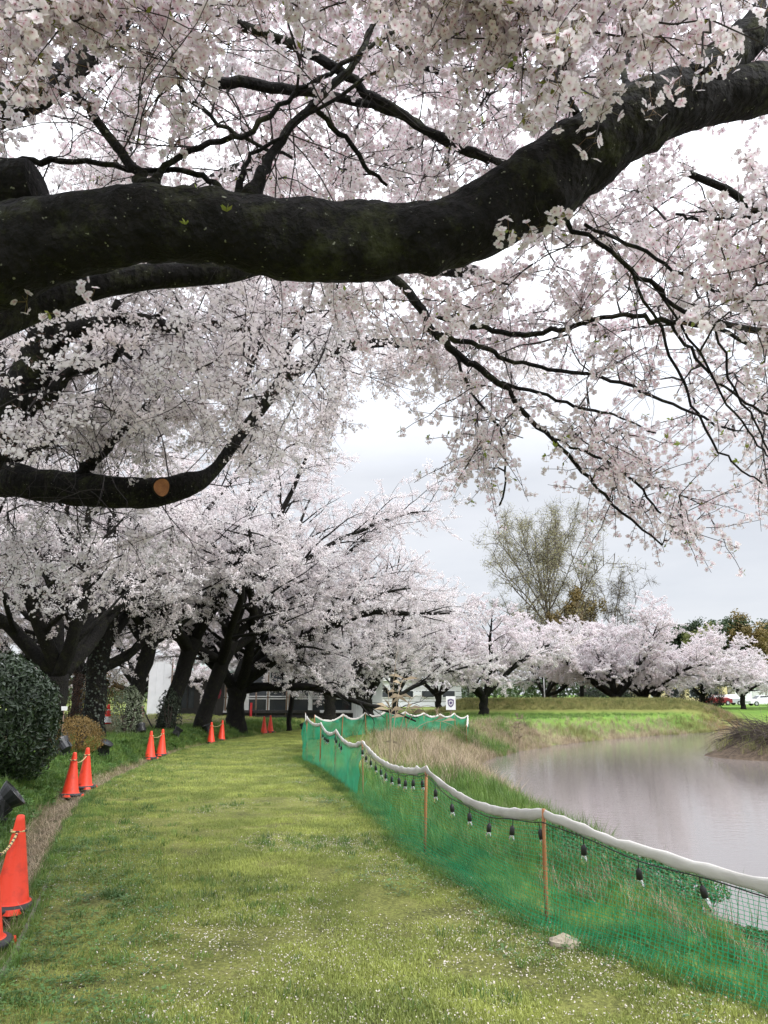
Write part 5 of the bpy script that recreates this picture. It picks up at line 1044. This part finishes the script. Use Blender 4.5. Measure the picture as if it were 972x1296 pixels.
# ------------------------------------------------------------------ plants and brush of the bank
for (x, y, r, z, lab) in [(2.35, 7.2, (.6, .7, .17), .0, 'dark green bramble clump behind the net, right of the nearest orange post'), (2.9, 6.7, (.5, .6, .14), 0, 'dark green bramble clump low on the bank, right of its neighbour at the water'), (1.9, 8.3, (.5, .8, .18), 0, 'green bramble clump behind the net between the two nearest posts'), (2.6, 8.5, (.4, .6, .16), 0, 'small bramble clump at the water behind the nearest posts')]:
    bush('bramble_clump', lab, 'bramble', (x, y, zat(x, y)-.10), r, 6000, .045, M['weed_dark'], 6, group='bramble clumps on the bank')
def stalks(name, lab, cat, base, ends, r, m, plume=None, group=None):
    t = thing(name, lab, cat, base, 0, group)
    for e, bow in ends:
        e = np.array(e, float); u = np.linspace(0, 1, 12)[:, None]; b0 = np.array([rng.normal(0, .06), rng.normal(0, .06), -.05]); c = np.array([e[0]*.35, e[1]*.35, e[2]+bow]); pts = b0*(1-u)**2+2*c*u*(1-u)+e*u*u
        mb = MB(); mb.tube(pts, np.linspace(r, r*.35, 12), 5, 0)
        for k in range(4): i = rng.integers(2, 10); d = nrm(np.array([rng.normal(), rng.normal(), .4])); q = pts[i]; sd_ = nrm(np.cross(d, [0, 0, 1]))*.008; mb.add([q-sd_, q+sd_, q+d*.2+[0, 0, .04], q+d*.38-[0, 0, .06]], [[0, 1, 2, 3]], 0)
        if plume: 
            for k in range(26): d = nrm(np.array([rng.normal(0, .4), rng.normal(0, .4), 1])); q = pts[-1-k % 3]; mb.tube([q, q+d*rng.uniform(.1, .3)], .005, 3, 0, cap=False)
        mb.build('stalk', m, t)
    return t
q = G(462, 985); stalks('dry_reed', 'long straw coloured reed stalks arching over the net at its bend', 'reed', (q[0]+.55, q[1]+1.2, zat(q[0]+.55, q[1]+1.2)), [((-.15, .3, 1.75), .3), ((.35, .5, 1.9), .4), ((.75, .2, 1.5), .5), ((1.15, .4, 1.15), .8), ((1.6, .1, .75), .9), ((-.1, .1, 1.3), .2), ((.15, .2, 2.5), .3)], .010, M['straw'])
q = at_px(656, 40.5); stalks('plume_grass', 'pale feathery grass plume standing up at the head of the cove', 'reed', q, [((.05, 0, 1.2), .3), ((.25, .1, 1.5), .3), ((-.2, 0, 1.0), .3), ((.4, .1, 1.1), .4), ((-.05, .1, 1.6), .3)], .014, M['straw'], True)
bp_ = thing('brush_pile', 'tangled dead brown brushwood hanging over the water at the right edge', 'brushwood', (SPIT[0], SPIT[1], -.6)); bm2 = MB(); rg = np.random.default_rng(90)
for k in range(2600):
    a = rg.uniform(0, 6.28); r = 4.6*rg.random()**.5; p0 = np.array([r*math.cos(a)*.9+1.2, r*math.sin(a)*.7, .2+1.3*max(0, 1-r/5.2)*rg.random()]); d = nrm([-1.0+rg.normal(0, .9), rg.normal(0, .8), rg.normal(.15, .5)]); L = rg.uniform(.7, 2.4)
    u = np.linspace(0, 1, 5)[:, None]; pts = p0+d*L*u+np.array([0, 0, -.35*L])*u*u+rg.normal(0, .04, (5, 3))*u; bm2.tube(pts, np.linspace(rg.uniform(.010, .026), .005, 5), 3, 0, cap=False)
tag(bm2.build('brushwood', M['dead'], bp_), kind='stuff')
x = rng.normal(SPIT[0]+1.5, 2.2, 1500); y = rng.normal(SPIT[1]+.3, 1.6, 1500); k = H(x, y) > WATER+.1; lay('spit_straw', STRAW, [M['straw_green']], x[k], y[k], rng.uniform(.8, 1.8, k.sum()))
q = G(716, 1201); st = MB(); d = nrmv(np.random.default_rng(2).normal(0, 1, (1, 3)))
st.lathe([(.02, -.03), (.10, -.02), (.125, .02), (.115, .055), (.07, .075), (.02, .08)], 12, 0); v = st.v[0]; v *= [1, .75, 1]; v += v*(.22*fbm(v, 9, 3))[:, None]
tag(st.build('field_stone', M['rock'], None, False, (q[0], q[1], .0)), 'pale rough stone lying at the foot of the nearest orange post', 'stone')

# ------------------------------------------------------------------ buildings and small things behind the trees
def house(name, lab, cat, px_, Y_, rz=0.0, dz=0.0, group=None):
    q = at_px(px_, Y_); return thing(name, lab, cat, (q[0], q[1], q[2]+dz), rz, group)
def part(name, m, parent, fn, smooth=False): mb = MB(); fn(mb); return mb.build(name, M[m], parent, smooth)
# white framed glass building, front towards the path
g = house('glass_building', 'low white framed building with big dark windows behind the slender tree', 'building', 352, 48.5, -.06)
W_ = 9.4; z0 = .42
part('base_wall', 'dark_wood', g, lambda m: m.box((0, .1, z0/2-.1), (W_, .2, z0+.2))); part('sill', 'white_paint', g, lambda m: m.box((0, -.06, z0+.03), (W_, .16, .10)))
part('wall', 'white_wall', g, lambda m: (m.box((0, 4.2, 1.75), (W_, .2, 3.5)), m.box((-W_/2-.1, 2.1, 1.75), (.2, 4.4, 3.5)), m.box((W_/2+.1, 2.1, 1.75), (.2, 4.4, 3.5)), m.box((W_/2+1.0, .4, 1.75), (1.55, .3, 3.5))))
part('roof', 'grey_wall', g, lambda m: m.box((.4, 2.0, 3.72), (W_+2.6, 5.4, .34)))
part('lintel', 'white_paint', g, lambda m: m.box((0, 0, 3.05), (W_, .22, .24)))
nb = 7; bw = W_/nb
for i in range(nb):
    xc = -W_/2+bw*(i+.5)
    for (za, zb) in ((z0+.08, 1.28), (1.36, 2.93)):
        f = part('window', 'white_paint', g, lambda m: (m.box((xc, -.01, za+.03), (bw-.1, .07, .06)), m.box((xc, -.01, zb-.03), (bw-.1, .07, .06)), m.box((xc-bw/2+.075, -.01, (za+zb)/2), (.05, .07, zb-za-.13)), m.box((xc+bw/2-.075, -.01, (za+zb)/2), (.05, .07, zb-za-.13))))
        part('pane', 'glass', f, lambda m: m.box((xc, .03, (za+zb)/2), (bw-.2, .02, zb-za-.12)))
for i in range(nb+1): part('pillar' if i in (2, 5) else 'mullion', 'white_paint' if i in (0, 2, 5, 7) else 'wood', g, lambda m: m.box((-W_/2+bw*i, -.05 if i in (2, 5) else 0, 1.7), ((.26 if i in (2, 5) else .09), .15, 2.52)))
# dark boarded pavilion with a green roof
g = house('dark_pavilion', 'dark boarded pavilion with a pale green pointed roof between the trunks', 'building', 236, 46.5)
for i in range(11):
    if i not in (4, 5, 6): part('board', 'dark_wood', g, lambda m: m.box((-1.6+.32*i, 0, 1.4), (.305, .10+.012*(i % 2), 2.8)))
part('side_wall', 'dark_wood', g, lambda m: (m.box((-1.68, 1.5, 1.4), (.1, 3, 2.8)), m.box((1.68, 1.5, 1.4), (.1, 3, 2.8)), m.box((0, 3, 1.4), (3.4, .1, 2.8)), m.box((0, .0, 2.66), (1.0, .1, .28))))
d_ = part('door', 'dark_wood', g, lambda m: (m.box((-.45, 0, 1.25), (.09, .08, 2.5)), m.box((.45, 0, 1.25), (.09, .08, 2.5)), m.box((0, 0, 1.25), (.07, .08, 2.5)), m.box((0, 0, .35), (.8, .05, .7)), m.box((0, 0, 2.46), (.8, .08, .09))))
part('pane', 'glass', d_, lambda m: (m.box((-.22, .03, 1.55), (.36, .02, 1.7)), m.box((.22, .03, 1.55), (.36, .02, 1.7))))
part('roof', 'green_roof', g, lambda m: (m.box((0, 1.5, 2.86), (4.5, 4.2, .10)), m.box((0, 1.5, 3.55), (4.4, 4.1, 1.28), 0, 0, .06)))
part('rail', 'white_paint', g, lambda m: (m.tube([(-1.0, -1.2, 0), (-1.0, -1.2, .75), (-.2, -1.2, .75), (-.2, -1.2, 0)], .03, 6)))
# white boards
g = house('hoarding', 'tall plain white board wall seen between two leaning trunks', 'hoarding', 199, 43)
for i in range(3): part('board', 'white_wall', g, lambda m: m.box((-.408+.408*i, .004*i, 1.7), (.40, .06, 3.4)))
part('post', 'wood', g, lambda m: (m.box((-.6, .12, 1.7), (.09, .12, 3.4)), m.box((.6, .12, 1.7), (.09, .12, 3.4))))
# long low white hall
g = house('white_hall', 'long low white building with horizontal pale bands, far behind the cherries', 'building', 462, 96, .03)
for i in range(5): part('cladding_band', 'white_wall' if i % 2 == 0 else 'grey_wall', g, lambda m: m.box((0, .05*(i % 2), .3+.62*i), (24, .3, .56)))
part('roof', 'white_paint', g, lambda m: m.box((0, 3, 3.3), (25, 7, .35)))
for i in range(9): f = part('window', 'white_paint', g, lambda m: m.box((-10.4+2.6*i, -.18, 1.55), (1.7, .06, .9))); part('pane', 'glass', f, lambda m: m.box((-10.4+2.6*i, -.22, 1.55), (1.5, .03, .74)))
# cream building across the pond
g = house('cream_building', 'cream coloured low building behind the clipped hedges', 'building', 868, 118)
part('wall', 'cream', g, lambda m: m.box((0, 3, 1.5), (13, 6, 3.6))); part('roof', 'grey_wall', g, lambda m: m.box((0, 3, 3.45), (13.8, 6.8, .3)))
for i in range(4): f = part('window', 'white_paint', g, lambda m: m.box((-4.6+3.0*i, -.03, 1.7), (1.4, .08, 1.2))); part('pane', 'glass', f, lambda m: m.box((-4.6+3.0*i, -.08, 1.7), (1.2, .03, 1.0)))
g = house('white_shed', 'small white shed behind the far cherries at the right', 'building', 958, 120)
part('wall', 'white_wall', g, lambda m: m.box((0, 2, 1.2), (6.4, 4, 2.8))); part('roof', 'grey_wall', g, lambda m: m.box((0, 2, 2.72), (7, 4.6, .22))); part('door', 'grey_wall', g, lambda m: m.box((.6, -.04, 1.0), (2.2, .06, 2.0)))
# parked cars
def car(px_, Y_, rz, paint, lab):
    g = house('parked_car', lab, 'car', px_, Y_, rz, group='cars parked behind the hedges')
    prof = np.array([(-2.05, .32), (-2.1, .62), (-1.95, .86), (-1.15, .95), (-.55, 1.40), (.85, 1.44), (1.55, .98), (2.0, .90), (2.08, .6), (2.05, .32)]); n = len(prof); mb = MB()
    ins = np.where((prof[:, 1] > 1.2), .62, .84); V = np.concatenate([np.stack([prof[:, 0], -ins, prof[:, 1]], -1), np.stack([prof[:, 0], ins, prof[:, 1]], -1)]); mb.add(V, [[i, (i+1) % n, n+(i+1) % n, n+i] for i in range(n)]); mb.faces_more([list(range(n))[::-1]]); mb.faces_more([list(range(n, 2*n))]); mb.build('body', M[paint], g)
    for sgn in (-1, 1):
        w_ = MB(); w_.add([(-.98, sgn*.80, .99), (1.35, sgn*.80, 1.0), (.80, sgn*.67, 1.36), (-.50, sgn*.67, 1.34)], [[0, 1, 2, 3]]); w_.v[0][:, 1] += sgn*.012; w_.build('side_window', M['glass'], g)
    for xa, xb, za, zb in ((-1.16, -.60, .99, 1.36), (1.52, .92, 1.02, 1.40)): w_ = MB(); o = -.03 if xa < 0 else .03; w_.add([(xa+o, -.66, za), (xa+o, .66, za), (xb+o, .56, zb), (xb+o, -.56, zb)], [[0, 1, 2, 3]]); w_.build('windscreen', M['glass'], g)
    for xa in (-1.3, 1.3):
        for sgn in (-1, 1):
            wm_ = MB(); an = np.arange(14)*2*pi/14; wm_.tube([(xa, sgn*.70, .31), (xa, sgn*.88, .31)], .31, 14); wh_ = wm_.build('wheel', M['tyre'], g); rm_ = MB(); rm_.tube([(xa, sgn*.875, .31), (xa, sgn*.895, .31)], .19, 10); rm_.build('rim', M['hull_silver'], wh_)
    for sgn in (-1, 1): l_ = MB(); l_.box((-2.06, sgn*.62, .68), (.08, .30, .14)); l_.build('headlight', M['white_paint'], g)
    return g
car(906, 108, .2, 'hull_red', 'dark red car parked behind the far cherries'); car(921, 110, .1, 'hull_silver', 'silver car parked just right of the red car'); car(966, 106, .0, 'hull_white', 'white car parked right of the slim far tree')
# shield sign
g = house('shield_sign', 'small white sign with a dark shield emblem behind the far net', 'sign', 571, 38.5)
part('post', 'wood', g, lambda m: m.tube([(0, .05, -.1), (0, .05, 1.0)], .035, 7)); pl_ = part('board', 'white_paint', g, lambda m: m.box((0, 0, 1.36), (.48, .04, .66)))
sh = [(-.155, 1.52), (0, 1.57), (.155, 1.52), (.15, 1.33), (.10, 1.22), (0, 1.15), (-.10, 1.22), (-.15, 1.33)]; si = [(x*.66, 1.37+(z-1.37)*.62) for x, z in sh]
def shield(m):
    n = len(sh); V = [(x, -.028, z) for x, z in sh]+[(x, -.028, z) for x, z in si]; m.add(V, [[i, (i+1) % n, n+(i+1) % n, n+i] for i in range(n)]); c = [(x*.42, -.030, 1.37+(z-1.37)*.36) for x, z in sh]; m.add(c, [list(range(n))])
part('emblem', 'emblem', g, shield)
# dark low rail with a red post, and slim posts
g = house('low_rail', 'dark low rail with a red post behind the farthest cones', 'railing', 352, 43)
part('rail', 'dark_wood', g, lambda m: (m.box((0, 0, .42), (4.6, .10, .16)), m.box((0, .02, .16), (4.6, .05, .10))))
for i in range(6): part('post', 'dark_wood', g, lambda m: m.box((-2.2+.88*i, .09, .25), (.09, .07, .5)))
part('red_post', 'red', g, lambda m: m.box((-1.5, -.10, .45), (.11, .08, .9)))
for px_, Y_, h, m_, lab in ((323, 47, 2.2, 'wood', 'bare brown post left of the white pillar of the glass building'), (362, 44, 3.4, 'wood', 'tall brown post just left of the slender tree'), (690, 74, 3.0, 'white_paint', 'slim white post on the levee'), (640, 74, 3.0, 'white_paint', 'slim white pole behind the levee, right of the lone far cherry')):
    q = at_px(px_, Y_); mb = MB(); mb.tube([(0, 0, -.2), (.01, 0, h*.5), (0, 0, h)], [.055, .05, .045], 8); mb.lathe([(.06, h), (.045, h+.04), (.01, h+.05)], 8); tag(mb.build('post', M[m_], None, True, q), lab, 'post')
# red and white banded cone and the little plant tag
q = at_px(135, 30); g = thing('striped_cone', 'red and white banded cone on the grass behind the trunks', 'traffic cone', q); z = np.array([.03, .08, .3, .5, .72]); mb = MB(); mb.lathe([(.17, .03), (.15, .1), (.115, .32), (.08, .52), (.05, .72), (.03, .75)], 16); mb.a[-1] = np.repeat([0, .2, .45, .5, .95, 1.0], 16); mb.build('cone', M['banded'], g, True); part('base', 'rubber', g, lambda m: m.box((0, 0, .015), (.38, .38, .03), 0, 0, .95, .05))
q = at_px(75, 17.2); g = thing('plant_tag', 'small white name tag on a stake beside the two stemmed trunk', 'sign', q); part('stake', 'wood', g, lambda m: m.tube([(0, 0, -.1), (0, 0, .98)], .014, 6)); part('plate', 'white_paint', g, lambda m: m.box((.01, -.02, .93), (.13, .012, .09)))
# lantern rope between two trunks
A = P(165, 838, 27.2); B = P(194, 922, 26.0); g = thing('lantern_rope', 'dark rope with pink paper lanterns slung between the leaning trunks', 'lantern rope', A); u = np.linspace(0, 1, 14)[:, None]; pts = A*(1-u)+B*u+np.array([0, 0, -.25])*4*u*(1-u)
part('rope', 'cable', g, lambda m: m.tube(pts-A, .022, 5))
for f in (.22, .55): c, _ = along(pts, f); part('lantern', 'pink', g, lambda m: m.lathe([(.03, -.46), (.07, -.43), (.10, -.25), (.07, -.06), (.03, -.03)], 10, 0, c-A), True)
A = P(277, 868, 30.3); g = thing('lantern', 'pink paper lantern hanging between the slanting and the arching trunk', 'lantern', A); part('cord', 'cable', g, lambda m: m.tube([(0, 0, 1.2), (0, 0, -.02)], .012, 4)); part('shade', 'pink', g, lambda m: m.lathe([(.03, -.5), (.08, -.46), (.115, -.26), (.08, -.06), (.03, -.02)], 10), True)
